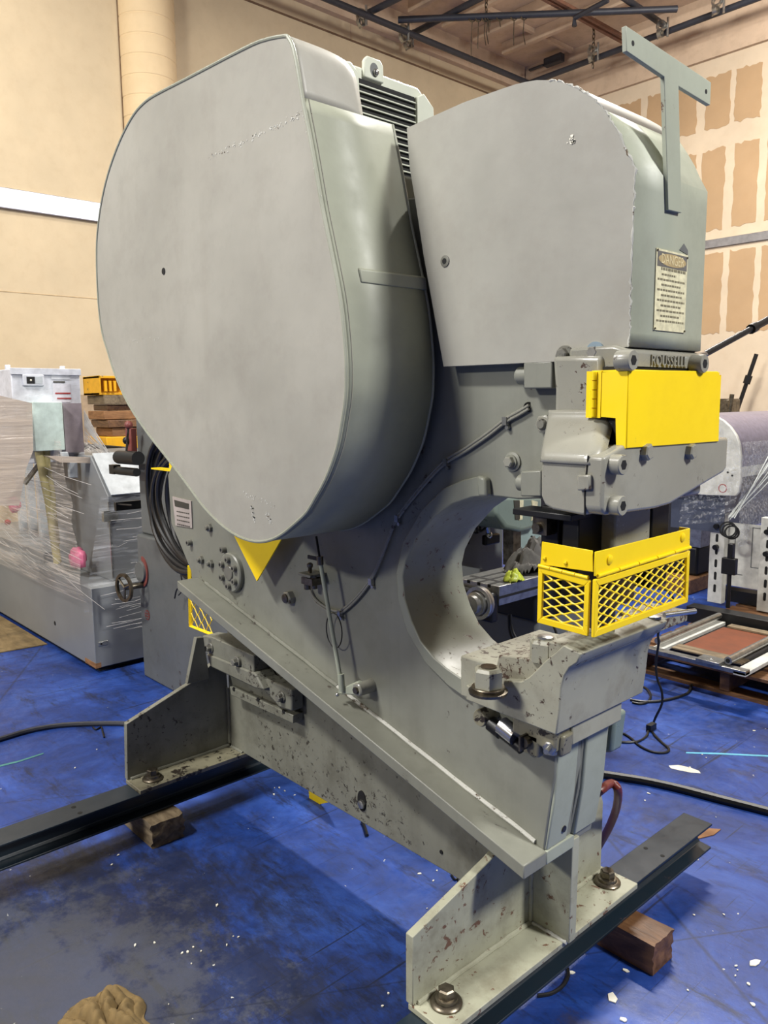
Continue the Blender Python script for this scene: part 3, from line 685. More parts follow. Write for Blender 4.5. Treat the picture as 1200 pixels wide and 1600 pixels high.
g = G().prism('x', [(1.531, 1.791), (1.548, 1.805), (1.565, 1.794), (1.566, 1.785)], -0.8042, -0.8030); P('bare_patch', g, plain('bare_dark_patch', (96, 98, 96)))

# ---- ram guide casting
P('guide_column', G().prism('y', [(-0.963, 1.586), (-0.849, 1.581), (-0.846, 1.528), (-0.848, 1.465), (-0.853, 1.428), (-0.872, 1.396), (-0.984, 1.39), (-0.968, 1.421), (-0.956, 1.459), (-0.956, 1.518)], 1.335, 1.665), 'cast', bevel=.01, seg=3, label='rough cast column of the ram guide')
body = [(-0.922, 1.392), (-0.823, 1.4), (-0.82, 1.363), (-0.818, 1.293), (-0.824, 1.285), (-0.84, 1.286), (-0.895, 1.29), (-0.914, 1.297), (-0.923, 1.314), (-0.924, 1.364)]
P('guide_housing', G().prism('y', [(x, z) for x, z in body], 1.252, 1.70), 'cast', bevel=.014, seg=3, label='bulging cast ram housing with glossy paint')
def shoulder(u, v):
    e = v * v * (3 - 2 * v); z = 1.478 + (1.380 - 1.478) * v; y = 1.334 + (1.249 - 1.334) * e
    xl = -.972 + .045 * e; xr = -.835 + .035 * e
    if u < .18: t = u / .18; return (xl - .004 + .012 * t * t, y + .055 * (1 - math.sin(t * math.pi / 2)), z)
    t = (u - .18) / .82; return (xl + .008 + (xr - xl - .008) * t, y + (.03 * max(0, (t - .85) / .15) ** 2), z)
P('guide_shoulder', G().grid(22, 14, shoulder), 'cast', solid=.004, ang=80)
# front cap: a wide plate tapering at its far lower side
capz = [(1.25, 1.395), (1.25, 1.300), (1.262, 1.288), (1.44, 1.283), (1.50, 1.286), (1.735, 1.335), (1.75, 1.345), (1.75, 1.412), (1.32, 1.414)]
P('guide_cap', G().prism('x', capz, -.826, -.785), 'cast', bevel=.006, seg=3, label='wide cast front cap of the ram housing, tapered at its far end')
P('parting_line', G().tube([(-0.817, 1.25, 1.397), (-0.82, 1.25, 1.363), (-0.822, 1.25, 1.322), (-0.821, 1.25, 1.285)], .0018, 6), 'dark')
P('parting_line', G().tube([(-0.847, 1.333, 1.528), (-0.848, 1.333, 1.464), (-0.85, 1.333, 1.434), (-0.863, 1.333, 1.405)], .002, 6), 'dark')
k = [(-0.834, 1.361), (-0.807, 1.363), (-0.806, 1.335), (-0.833, 1.332)]
P('key_block', G().prism('y', k, 1.240, 1.256), 'cast', bevel=.003)
P('guide_head', G().prism('y', [(-.93, 1.552), (-.80, 1.552), (-.80, 1.59), (-.83, 1.60), (-.93, 1.60)], 1.345, 1.66), 'cast', bevel=.006)
def on_x(px, X):
    pass
for p_ in [(1.323, 1.569)]: capscrew(-.80, p_[0] - .002, p_[1], .019, .027, mat='cast')
for p_ in [(1.6, 1.569)]: capscrew(-.80, p_[0] - .002, p_[1], .019, .027, mat='cast')
for p_ in [(1.282, 1.381), (1.284, 1.306)]: capscrew(-.786, p_[0], p_[1], .0185, .023, mat='cast')
for p_ in [(1.391, 1.398), (1.568, 1.39)]: P('hex_bolt', G().hexa((-.786, p_[0], p_[1]), (1, 0, 0), .0165, .015, .3), 'cast')
place_text('cast_lettering', 'ROUSSELLE', .030, .002, (-.7985, 1.498, 1.572), (0, 1, 0), (0, 0, 1), 'cast', press, .95)
# blocks with round pins behind the guide
P('clamp_block', G().prism('y', [(-1.053, 1.578), (-0.981, 1.577), (-0.98, 1.522), (-1.052, 1.523)], 1.36, 1.42), 'frame', bevel=.003)
q_ = [(-1.067, 1.551)][0]; P('round_pin', G().lathe((q_[0] - .02, 1.385, q_[1]), (1, 0, 0), [(.014, 0), (.019, .006), (.019, .05)], 20), 'frame')
P('clamp_block', G().prism('y', [(-1.034, 1.35), (-0.982, 1.355), (-0.98, 1.301), (-1.033, 1.297)], 1.33, 1.40), 'frame', bevel=.003)
q_ = [(-1.051, 1.322)][0]; P('round_pin', G().lathe((q_[0] - .016, 1.365, q_[1]), (1, 0, 0), [(.012, 0), (.018, .006), (.018, .05)], 20), 'frame')
# nuts on the frame side
p = [(-1.018, 1.448), (-1.109, 1.363), (-1.973, 0.898)]
P('hex_nut', G().hexa((p[0][0], 1.40, p[0][1]), (0, -1, 0), .021, .018, .1), 'cast'); P('stud_end', G().lathe((p[0][0], 1.384, p[0][1]), (0, -1, 0), [(.012, 0), (.012, .006), (.009, .010)], 16), 'paintbolt')
P('boss_washer', G().lathe((p[1][0], 1.40, p[1][1]), (0, -1, 0), [(.022, -.002), (.022, .004), (.016, .006), (.016, .010)], 24), 'frame'); P('hex_bolt', G().hexa((p[1][0], 1.39, p[1][1]), (0, -1, 0), .0125, .012), 'cast')
P('hex_nut', G().hexa((p[2][0], 1.40, p[2][1]), (0, -1, 0), .022, .022, .15), 'cast'); P('stud_end', G().lathe((p[2][0], 1.38, p[2][1]), (0, -1, 0), [(.014, 0), (.014, .007), (.008, .008)], 16), 'oily')
for (px, r, kind) in (([(-2.451, 1.064)][0], .015, 1), ([(-2.595, 0.993)][0], .011, 0), ([(-2.52, 0.939)][0], .015, 1), ([(-2.452, 0.935)][0], .015, 1), ([(-2.357, 0.998)][0], .011, 0)):
    if kind: P('hex_nut', G().hexa((px[0], 1.40, px[1]), (0, -1, 0), r, .012, .2), 'paintbolt'); P('stud_end', G().lathe((px[0], 1.39, px[1]), (0, -1, 0), [(r * .55, 0), (r * .55, .008), (r * .4, .011)], 14), 'paintbolt')
    else: capscrew(px[0], 1.40, px[1], r, .018, (0, -1, 0))
# trunnion disc
c = [(-2.308, 0.926)][0]
disc = P('pivot_flange', G().lathe((c[0], 1.401, c[1]), (0, -1, 0), [(.068, 0), (.068, .014), (.064, .018), (.030, .019)], 36), 'frame')
obj('pivot_shaft', G().lathe((c[0], 1.383, c[1]), (0, -1, 0), [(.026, 0), (.026, .004), (.024, .006)], 24), 'paintbolt', disc)
for a in range(6):
    an = .5 + a * math.pi / 3; capscrew(c[0] + .046 * math.cos(an), 1.384, c[1] + .046 * math.sin(an), .011, .014, (0, -1, 0), par=press)
# instruction plate on the rear edge of the frame
lp = [(-2.716, 1.153), (-2.575, 1.148), (-2.575, 1.049), (-2.702, 1.045)]
lab = P('instruction_plate', G().prism('y', lp, 1.3955, 1.3995), plain('pale_metal_plate', (168, 158, 152), .4), label='small pale instruction plate with a dark band')
zc = (lp[0][1] + lp[2][1]) / 2
obj('plate_band', G().prism('y', [(-2.701, 1.142), (-2.59, 1.137), (-2.592, 1.116), (-2.698, 1.118)], 1.3946, 1.3952), 'ink', lab)
g = G()
for k in range(4):
    a = [(-2.69, 1.102), (-2.598, 1.099)]; x0, zz = a[0]; x1 = a[1][0]; x = x0 + .004
    while x < x1: g.box(x, x + .010, 1.3946, 1.3952, zz - k * .016 - .004, zz - k * .016); x += .014
obj('plate_small_print', g, 'ink', lab, kind='stuff')

# ---- yellow hinged cover on the ram
yc = P('yellow_ram_cover', G().prism('x', [(1.322, 1.408), (1.322, 1.552), (1.678, 1.555), (1.692, 1.545), (1.697, 1.405)], -.786, -.782), 'yellow', bevel=.0015, label='yellow sheet cover hinged on the ram housing')
obj('cover_return', G().prism('y', [(-.784, 1.552), (-.838, 1.549), (-.838, 1.466), (-.806, 1.464), (-.803, 1.409), (-.784, 1.408)], 1.320, 1.3235), 'yellow', yc)
obj('cover_return', G().prism('y', [(-.784, 1.548), (-.84, 1.548), (-.84, 1.408), (-.784, 1.408)], 1.695, 1.698), 'yellow', yc)
obj('cover_return', G().box(-.86, -.784, 1.322, 1.69, 1.550, 1.553), 'yellow', yc)
obj('cover_lip', G().box(-.87, -.838, 1.3185, 1.3225, 1.464, 1.552), 'yellow', yc)
for k in range(5):
    z = 1.466 + k * .0172; obj('hinge_knuckle', G().cyl((-.852, 1.316, z), (-.852, 1.316, z + .0155), .006, n=12), 'yellow', yc)
P('guide_strip', G().box(-.93, -.80, 1.34, 1.66, 1.41, 1.56), 'black')

# ---- ram, clamp and black slide bars below the housing
P('ram', G().box(-1.0, -.86, 1.42, 1.56, 1.13, 1.30), 'cast', bevel=.004)
P('slide_bar', G().box(-.93, -.87, 1.585, 1.66, 1.08, 1.34), 'black', bevel=.003)
P('slide_bar', G().box(-.99, -.945, 1.345, 1.38, 1.05, 1.28), 'black', bevel=.003)
P('slide_bar', G().box(-.93, -.89, 1.335, 1.42, 1.10, 1.275), 'black', bevel=.003)
P('knockout_bar', G().box(-1.03, -.885, 1.30, 1.365, 1.262, 1.275), 'black', bevel=.002)
P('tool_clamp', G().box(-.985, -.95, 1.31, 1.34, 1.225, 1.262).cyl((-.97, 1.30, 1.24), (-.97, 1.345, 1.24), .010, n=12), 'oily')
P('tool_holder', G().box(-.98, -.88, 1.44, 1.54, 1.06, 1.13).cyl((-.93, 1.49, 1.0), (-.93, 1.49, 1.08), .03, n=18), 'oily', bevel=.003)
P('air_hose', G().tube(smooth_path([(-1.034, 1.42, 1.255), (-1.017, 1.42, 1.235), (-0.991, 1.42, 1.203), (-0.977, 1.42, 1.176), (-0.968, 1.42, 1.149)]), .006), 'rubber')
P('air_hose', G().tube(smooth_path([(-0.96, 1.44, 1.232), (-0.981, 1.44, 1.237), (-0.993, 1.44, 1.217), (-0.991, 1.44, 1.183), (-0.979, 1.44, 1.165)]), .006), 'tubey')
P('air_hose', G().tube(smooth_path([(-0.934, 1.43, 1.201), (-0.952, 1.43, 1.213), (-0.97, 1.43, 1.212), (-0.978, 1.43, 1.189)]), .005), 'tubey')

# ---- yellow point-of-operation guard
gd = P('yellow_guard', G().prism('y', [(-0.96, 1.212), (-0.841, 1.209), (-0.838, 1.167), (-0.963, 1.164)], 1.3085, 1.3115), 'yellow', bevel=.001, label='yellow folding guard with diamond mesh windows')
obj('guard_band', G().prism('x', [(1.310, 1.207), (1.690, 1.209), (1.692, 1.165), (1.310, 1.159)], -.8375, -.8345), 'yellow', gd, bevel=.001)
obj('guard_return', G().box(-.86, -.8375, 1.688, 1.692, 1.165, 1.209), 'yellow', gd)
def frame_quad(pts, w, axis, a, b, name):
    """rectangular frame: four bars"""
    (x0, z0), (x1, z1), (x2, z2), (x3, z3) = pts     # TL TR BR BL
    def bar(p, q, r, s): obj(name, G().prism(axis, [p, q, r, s], a, b), 'yellow', gd, bevel=.0012)
    L = lambda p, q, t: (p[0] + (q[0] - p[0]) * t, p[1] + (q[1] - p[1]) * t)
    TL, TR, BR, BL = pts
    wt, wh = w
    iTL = (TL[0] + wh * (1 if TR[0] > TL[0] else -1), TL[1] - wt); iTR = (TR[0] - wh * (1 if TR[0] > TL[0] else -1), TR[1] - wt)
    iBR = (BR[0] - wh * (1 if TR[0] > TL[0] else -1), BR[1] + wt); iBL = (BL[0] + wh * (1 if TR[0] > TL[0] else -1), BL[1] + wt)
    bar(TL, TR, iTR, iTL); bar(TR, BR, iBR, iTR); bar(BR, BL, iBL, iBR); bar(BL, TL, iTL, iBL)
    return iTL, iTR, iBR, iBL
def diamonds(quad, nu, nv, fn, th=.0021):
    """expanded-metal lattice: zigzag strands across the opening; fn maps (u, v) to 3D"""
    g = G(); N = nv * 2
    for j in range(N):
        pts = [(i / (nu * 2), (j + ((i + j) % 2)) / N) for i in range(nu * 2 + 1)]
        for (u0, v0), (u1, v1) in zip(pts, pts[1:]):
            g.tube([fn(u0 + (u1 - u0) * a, v0 + (v1 - v0) * b) for a, b in ((0, 0), (.16, .05), (.5, .5), (.84, .95), (1, 1))], th, 5)
    return g
XG = -.836
sq = [(-0.967, 1.159), (-0.845, 1.15), (-0.846, 1.037), (-0.968, 1.04)]
iq = frame_quad(sq, (.013, .011), 'y', 1.307, 1.314, 'guard_frame')
def bil(q, u, v): 
    a = (q[0][0] + (q[1][0] - q[0][0]) * u, q[0][1] + (q[1][1] - q[0][1]) * u); b = (q[3][0] + (q[2][0] - q[3][0]) * u, q[3][1] + (q[2][1] - q[3][1]) * u)
    return a[0] + (b[0] - a[0]) * v, a[1] + (b[1] - a[1]) * v
obj('mesh_screen', diamonds(iq, 2, 5, lambda u, v: (bil(iq, u, v)[0], 1.312, bil(iq, u, v)[1])), 'yellow', gd, kind='stuff')
fq = [(1.310, 1.152), (1.692, 1.158), (1.692, 1.038), (1.310, 1.036)]
iq2 = frame_quad(fq, (.014, .013), 'x', XG - .004, XG + .003, 'guard_frame')
obj('mesh_screen', diamonds(iq2, 8, 5, lambda u, v: (XG - .002, bil(iq2, u, v)[0], bil(iq2, u, v)[1])), 'yellow', gd, kind='stuff')
for k in range(5):
    y = 1.318 + k * .075; obj('hinge_knuckle', G().cyl((XG + .003, y, 1.1585 + .0014 * k), (XG + .003, y + .072, 1.160 + .0014 * k), .0042, n=10), 'yellow', gd)
hp = [(-0.966, 1.308, 1.161), (-0.847, 1.308, 1.154)]
for k in range(4):
    a = Vector(hp[0]).lerp(Vector(hp[1]), k / 4); b = Vector(hp[0]).lerp(Vector(hp[1]), (k + .95) / 4); obj('hinge_knuckle', G().cyl(a, b, .0042, n=10), 'yellow', gd)
for (y, z) in ((1.36, 1.185), (1.655, 1.193)): obj('round_head_screw', G().lathe((XG + .001, y, z), (1, 0, 0), [(.0105, 0), (.0095, .003), (.005, .0055)], 16), 'yellow', gd)
for p_ in [(-0.952, 1.178), (-0.901, 1.176)]: obj('rivet', G().ball((p_[0], 1.308, p_[1]), .005, 8), 'yellow', gd)
obj('latch_pin', G().cyl((-.83, 1.58, 1.03), (-.80, 1.66, 1.03), .006, n=10), 'bright', gd)

# ---- bolster and its hardware
P('bolster', G().prism('y', [(-1.18, 0.807), (-1.18, 0.844), (-1.126, 0.84), (-1.074, 0.852), (-1.069, 0.884), (-1.023, 0.893), (-1, 0.909), (-0.981, 0.93), (-0.956, 0.958), (-0.933, 0.98), (-0.914, 1), (-0.871, 0.991), (-0.88, 0.97), (-0.898, 0.955), (-0.91, 0.934), (-0.917, 0.906), (-0.92, 0.858), (-0.927, 0.801)], 1.325, 1.675), 'bolster', bevel=.003, label='chipped cast bolster bed')
P('bed_slab', G().prism('y', [(-1.12, .85), (-1.10, .930), (-1.01, .942), (-.965, .992), (-.886, .992), (-.886, .962), (-.92, .94), (-.95, .86)], 1.345, 1.675), 'bed', bevel=.003, label='worn bed plate with paint rubbed to dark metal')
P('bed_plate', G().box(-.99, -.886, 1.66, 1.80, .962, .990), 'bed', bevel=.002)
P('bed_bolt', G().lathe((-.90, 1.66, .992), (0, 0, 1), [(.018, 0), (.018, .008), (.010, .010)], 18), 'steel')
P('bed_step', G().box(-1.10, -.937, 1.40, 1.60, .750, .80), 'bolster', bevel=.004)
P('clamp_ledge', G().prism('y', [(-1.06, .80), (-1.06, .76), (-.945, .745), (-.94, .80)], 1.345, 1.40), 'oilfoot', bevel=.006)
P('bolster_ledge', G().box(-1.22, -1.0, 1.35, 1.66, .80, .90), 'bolster', bevel=.004)
P('cast_mark', G().tube([(-.932, 1.49, .86), (-.932, 1.53, .86), (-.932, 1.53, .885), (-.932, 1.49, .885)], .0022, 6, closed=True), 'bolster')
c = [(-1.075, 1.274, 0.885)][0]
P('bolster_washer', G().lathe((c[0] + .005, c[1], .868), (0, 0, 1), [(.042, 0), (.043, .006), (.035, .008), (.037, .014), (.035, .016)], 26), 'oily', label='thick worn washer')
g = G().hexa((c[0] + .005, c[1], .884), (0, 0, 1), .033, .042, .25); P('bolster_nut', g, 'bolster'); P('stud_end', G().cyl((c[0] + .005, c[1], .925), (c[0] + .005, c[1], .929), .017, n=16), 'oily')
c = [(-0.99, 1.369, 0.97)][0]
P('bolster_nut', G().hexa((c[0], c[1], .94), (0, 0, 1), .036, .048, .25), 'bolster'); P('stud_end', G().lathe((c[0], c[1], .987), (0, 0, 1), [(.018, 0), (.018, .006), (.012, .008)], 18), 'steel')
a = [(-1.161, 1.36, 0.76), (-1.08, 1.36, 0.752), (-1.014, 1.36, 0.753), (-0.962, 1.36, 0.755)]
P('cross_pin', G().lathe((a[0][0], 1.40, a[0][2]), (0, -1, 0), [(.021, 0), (.021, .045), (.018, .050)], 22), 'oilfoot')
P('link_rod', G().lathe((a[0][0] + .02, 1.37, a[0][2] - .012), (1, -.05, -.30), [(.018, 0), (.018, .035), (.014, .036), (.014, .1)], 20), 'black')
P('link_sleeve', G().lathe((a[1][0] - .022, 1.362, a[1][2] + .006), (1, -.05, -.3), [(.0215, 0), (.0215, .045)], 22), 'bright')
P('clamp_jaw', G().box(a[2][0] - .015, a[2][0] + .028, 1.345, 1.40, a[2][2] - .032, a[2][2] + .02), 'oilfoot', bevel=.006)
P('wing_screw', G().cyl((a[2][0], 1.345, a[2][2] + .002), (a[2][0], 1.328, a[2][2] + .002), .012, n=8).box(a[2][0] - .006, a[2][0] - .001, 1.318, 1.345, a[2][2] - .016, a[2][2] + .018), 'oily')
P('hex_bolt', G().lathe((a[3][0], 1.36, a[3][2]), (.3, -1, 0), [(.021, 0), (.021, .004)], 20).hexa((a[3][0] + .001, 1.356, a[3][2]), (.3, -1, 0), .016, .014).cyl((a[3][0] + .004, 1.344, a[3][2]), (a[3][0] + .009, 1.326, a[3][2]), .006, n=10), 'steel')
P('clamp_ear', G().prism('y', [(a[2][0] - .02, a[2][2] + .03), (a[3][0] + .03, a[3][2] + .03), (a[3][0] + .025, a[3][2] - .02), (a[2][0] + .02, a[2][2] - .03)], 1.36, 1.40), 'oilfoot', bevel=.006)

# ---- motor behind the gear cover
mh = P('motor_hood', G().prism('x', [(1.345, 2.05), (1.345, 2.31), (1.375, 2.335), (1.60, 2.335), (1.635, 2.31), (1.655, 2.26), (1.655, 2.05)], -1.95, -1.605), 'motor', bevel=.006, label='pale louvred electric motor hood')
obj('louver_recess', G().box(-1.606, -1.6035, 1.382, 1.585, 2.06, 2.306), 'dark', mh)
for k in range(14):
    z = 2.292 - k * .0165
    obj('louver_slat', G().prism('y', [(-1.604, z), (-1.597, z - .001), (-1.597, z - .004), (-1.604, z - .003)], 1.384, 1.583), 'motor', mh)
obj('hood_bracket', G().prism('x', [(1.285, 2.20), (1.300, 2.325), (1.352, 2.332), (1.378, 2.312), (1.384, 2.20)], -1.80, -1.590), 'motor', mh, bevel=.004)
obj('hood_corner', G().prism('x', [(1.585, 2.10), (1.585, 2.305), (1.61, 2.318), (1.648, 2.29), (1.658, 2.10)], -1.606, -1.592), 'motor', mh, bevel=.003)
obj('lifting_eye', G().prism('x', [(1.400, 2.31), (1.402, 2.352), (1.412, 2.363), (1.455, 2.363), (1.466, 2.352), (1.468, 2.31)], -1.608, -1.596), 'motor', mh, bevel=.003)
obj('eye_hole', G().prism('x', [(1.434 + .014 * math.cos(a), 2.334 + .017 * math.sin(a)) for a in [i * math.pi / 10 for i in range(20)]], -1.5965, -1.5955), 'col', mh)
obj('eye_bolt', G().ball((-1.594, 1.437, 2.328), .009, 10), 'steel', mh)
P('motor_mount', G().box(-2.0, -1.5, 1.42, 1.58, 1.95, 2.06), 'frame')

# ---- lubricator, oil lines, throw-out rod
y_ = 1.392
for dz in (0, .008):
    pts = [Vector(v) + Vector((0, -.0, dz - .004)) for v in [(-1.062, 1.392, 1.484), (-1.088, 1.392, 1.471), (-1.125, 1.392, 1.454), (-1.18, 1.392, 1.42), (-1.247, 1.392, 1.383), (-1.31, 1.392, 1.352), (-1.383, 1.392, 1.293), (-1.477, 1.392, 1.201), (-1.517, 1.392, 1.134), (-1.553, 1.392, 1.068), (-1.591, 1.392, 1.013), (-1.641, 1.392, 0.961), (-1.698, 1.392, 0.915), (-1.733, 1.392, 0.897), (-1.772, 1.392, 0.895), (-1.817, 1.392, 0.904), (-1.848, 1.392, 0.918), (-1.866, 1.392, 0.94)]]
    P('oil_line', G().tube(smooth_path(pts, 4), .0034, 7), 'cast')
P('line_port', G().cyl(([(-1.068, 1.399, 1.484)][0]), ([(-1.066, 1.397, 1.484)][0]), .011, n=14), 'dark')
for v in [(-1.125, 1.392, 1.454), (-1.306, 1.392, 1.353), (-1.479, 1.392, 1.198), (-1.586, 1.392, 1.013), (-1.724, 1.392, 0.897)]:
    P('line_clip', G().box(v[0] - .006, v[0] + .006, 1.386, 1.399, v[2] - .010, v[2] + .008).cyl((v[0] + .004, 1.398, v[2] - .015), (v[0] + .004, 1.390, v[2] - .015), .005, n=8), 'steel')
c = [(-1.822, 1.37, 0.984)][0]
lu = P('lubricator', G().box(c[0] - .03, c[0] + .03, 1.34, 1.40, c[2] + .012, c[2] + .02), 'paintbolt', bevel=.001)
obj('pump_body', G().cyl((c[0] - .012, 1.36, c[2] + .012), (c[0] - .012, 1.36, c[2] - .03), .010, n=12).cyl((c[0] + .014, 1.365, c[2] + .012), (c[0] + .014, 1.365, c[2] - .025), .009, n=12).box(c[0] - .028, c[0] + .024, 1.35, 1.395, c[2] - .014, c[2] + .006), 'oily', lu)
obj('pump_knob', G().lathe((c[0] - .004, 1.365, c[2] + .02), (0, 0, 1), [(.006, 0), (.006, .014), (.009, .018), (.009, .026), (.004, .03)], 14), 'oily', lu)
rd = [(-1.751, 1.345, 1.054), (-1.664, 1.345, 0.706)]
P('throw_out_rod', G().tube([rd[0], rd[1]], .0062, 10), 'green'); 
P('rod_socket', G().cyl(Vector(rd[0]) + Vector((0, 0, .012)), Vector(rd[0]) - Vector((-.001, 0, .012)), .0095, n=12), 'oily')
P('upper_rod', G().tube([rd[0], [(-1.773, 1.35, 1.12)][0]], .0035, 8), 'black')
P('rod_lever', G().box(rd[0][0] - .055, rd[0][0] - .004, 1.342, 1.348, rd[0][2] - .002, rd[0][2] + .008), 'black')
P('rod_end', G().tube([Vector(rd[1]) + Vector((-.003, 0, .035)), Vector(rd[1]) + Vector((.001, 0, -.014))], .0095, 10), 'green')
ca = [(-1.68, 1.36, 0.679), (-1.601, 1.36, 0.712)]
P('crank_arm', G().prism('y', [(ca[0][0] - .010, ca[0][2] - .006), (ca[0][0] - .004, ca[0][2] + .010), (ca[1][0] - .004, ca[1][2] + .022), (ca[1][0] + .018, ca[1][2] + .012), (ca[1][0] + .018, ca[1][2] - .010), (ca[1][0], ca[1][2] - .018)], 1.350, 1.368), 'green', bevel=.004)
P('crank_boss', G().lathe((ca[1][0] + .003, 1.402, ca[1][2]), (0, -1, 0), [(.019, 0), (.019, .055), (.016, .058)], 22), 'cast')
P('crank_shaft_end', G().cyl((ca[1][0] + .003, 1.35, ca[1][2]), (ca[1][0] + .003, 1.337, ca[1][2]), .010, n=6), 'oily')
P('rod_pin', G().ball((ca[0][0], 1.342, ca[0][2] - .002), .006, 10), 'bright')
wc = [(-1.731, 1.375, 0.847)][0]
P('wire_loop', G().tube([(wc[0] + .036 * math.cos(a), 1.375, wc[2] + .052 * math.sin(a)) for a in [i * math.pi / 12 for i in range(24)]], .0018, 6, closed=True), 'black')

# ---- yellow rear guards
P('yellow_pointer_plate', G().prism('y', [(-2.196, 1.075), (-2.07, 0.943), (-1.896, 1.13)], 1.338, 1.342), 'yellow', label='yellow triangular guard corner below the gear cover')
yg = [(-2.841, 1.52, 0.851), (-2.853, 1.52, 0.598), (-2.687, 1.52, 0.641)]
P('rear_guard_frame', G().tube([(yg[0][0], 1.52, yg[0][2] + .0), (yg[1][0], 1.52, yg[1][2]), (yg[2][0] + .05, 1.52, yg[1][2] + .0)], .009, 4), 'yellow', label='yellow rear guard frame')
P('rear_guard_mesh', diamonds(None, 3, 3, lambda u, v: (yg[1][0] + .005 + .17 * u, 1.52, yg[1][2] + .005 + .16 * v), .002), 'yellow', kind='stuff')
rs = [(-3.301, 1.6, 1.213), (-2.985, 1.6, 1.231), (-3.158, 1.6, 1.31)]
P('yellow_rear_shelf', G().box(rs[0][0], rs[1][0] + .1, 1.60, 1.645, rs[0][2] - .003, rs[0][2] + .003), 'yellow', label='yellow sheet shelf behind the gear cover')
P('yellow_rear_shelf', G().box(rs[2][0] + .01, rs[2][0] + .3, 1.61, 1.615, rs[0][2], rs[0][2] + .25), 'yellow')
# red hose at the front leg
hp_ = [(-1.011, 1.62, 0.532), (-0.994, 1.62, 0.552)] + [(-1.019, 1.7, 0.528), (-1, 1.7, 0.518)] + [(-1.061, 1.8, 0.408)] + [(-1.129, 1.88, 0.293)] + [(-1.199, 1.95, 0.184)] + [(-1.257, 2, 0.091)]
P('red_hose', G().tube(smooth_path(hp_, 5), .011, 10), 'hose', label='dull red rubber hose looping down beside the front leg'); P('hose_fitting', G().cyl(Vector(hp_[0]) + Vector((-.02, 0, -.01)), Vector(hp_[1]) + Vector((.004, 0, .002)), .010, n=12), 'oily')

# ================================================================ things behind and around
def one(name, g, mat, label, cat, **k): return obj(name, g, mat, label=label, cat=cat, **k)
# ---- coil of heavy cable hung at the rear of the press
cc = [(-3.266, 1.66, 1.049)][0]
coil = thing('cable_coil', 'thick black cable coiled in loops hanging at the rear edge of the press', 'cable', (cc[0], 1.66, cc[2] + .33))
for k in range(9):
    rr = .335 - .015 * k; dx = rnd.uniform(-.01, .01) + .012 * k; dz = rnd.uniform(-.02, .015) - .004 * k; dy = rnd.uniform(-.02, .05)
    pts = []
    for i in range(40):
        a = 2 * math.pi * i / 40; wob = 1 + .02 * math.sin(3 * a + k) ; pts.append((cc[0] + dx + rr * 1.13 * wob * math.cos(a), 1.72 + dy + .012 * math.sin(2 * a + k), cc[2] + dz + rr * wob * math.sin(a)))
    obj('cable_loop', G().tube(pts, .0145, 9, closed=True), 'rubber', coil)
tp_ = [(-3.754, 1.66, 0.999)][0]
obj('cable_tie', G().box(tp_[0] - .012, tp_[0] + .012, 1.62, 1.75, tp_[2] - .022, tp_[2] + .02).tube([(tp_[0], 1.63, tp_[2] + .01), (tp_[0] + .17, 1.63, tp_[2] + .02)], .004, 6), 'black', coil)

# ---- dark grey machine behind the press, at the left
gm = thing('grey_machine', 'dark grey machine column with small handwheel, standing behind the cable coil', 'machine', (-3.7, 2.1, 0))
obj('cabinet', G().box(-4.035, -3.05, 1.85, 2.38, .0, .80), 'col', gm, bevel=.01)
obj('column', G().box(-4.035, -3.62, 1.88, 2.38, .80, 2.0), 'col', gm, bevel=.012)
obj('upright', G().box(-3.42, -3.36, 2.0, 2.2, .80, 1.25), 'lgrey', gm, bevel=.004); obj('upright', G().box(-3.28, -3.24, 2.0, 2.2, .80, 1.25), 'motor', gm, bevel=.004)
obj('cross_head', G().box(-3.62, -3.05, 1.95, 2.3, 1.22, 1.35), 'col', gm, bevel=.03)
obj('work_table', G().box(-3.5, -3.05, 1.90, 2.35, .80, .835), 'bright', gm, bevel=.003)
w = [(-3.975, 1.8, 0.528)][0]
hw = obj('handwheel', G().ring((w[0] - .01, 1.75, w[2]), (.12, -1, 0), .078, .062, .014, 28), 'oily', gm)
obj('wheel_hub', G().cyl((w[0] - .01, 1.75, w[2]), (w[0], 1.85, w[2]), .016, n=14), 'oily', hw)
for a in range(3):
    an = a * 2.09 + .4; ux = Vector((1, .12, 0)); p = Vector((w[0] - .006, 1.745, w[2])); obj('wheel_spoke', G().tube([p, p + (ux * math.cos(an) + Vector((0, 0, 1)) * math.sin(an)) * .066], .007, 6), 'oily', hw)
r_ = [(-3.984, 1.845, 0.601)][0]
obj('red_crescent', G().prism('y', [(r_[0] + .075 * math.cos(a), r_[2] + .085 * math.sin(a)) for a in [(-1.3 + i * .25) for i in range(12)]] + [(r_[0] + .055 * math.cos(a), r_[2] + .062 * math.sin(a)) for a in [(1.45 - i * .25) for i in range(12)]], 1.843, 1.8495), 'redgrey', gm)
obj('round_boss', G().lathe((r_[0], 1.852, r_[2]), (0, -1, 0), [(.06, 0), (.055, .02)], 24), 'col', gm)
r_ = [(-3.949, 1.848, 0.365)][0]
lb_ = obj('round_label', G().cyl((r_[0], 1.8475, r_[2]), (r_[0], 1.8505, r_[2]), .028, n=22), 'redgrey', gm)
for k in (-1, 0, 1): obj('label_bar', G().box(r_[0] - .018, r_[0] + .018, 1.8465, 1.8476, r_[2] + k * .015 - .003, r_[2] + k * .015 + .003), 'col', lb_)
l_ = [(-3.996, 1.8, 1.229), (-3.975, 1.8, 1.391)]
lv = obj('lever', G().tube([l_[0], Vector(l_[1]) + Vector((.03, 0, 0))], .006, 8), 'oily', gm); obj('lever_ball', G().ball(Vector(l_[1]) + Vector((.03, 0, 0)), .022, 12), 'redgrey', lv)
s_ = [(-4.061, 1.87, 1.305)][0]
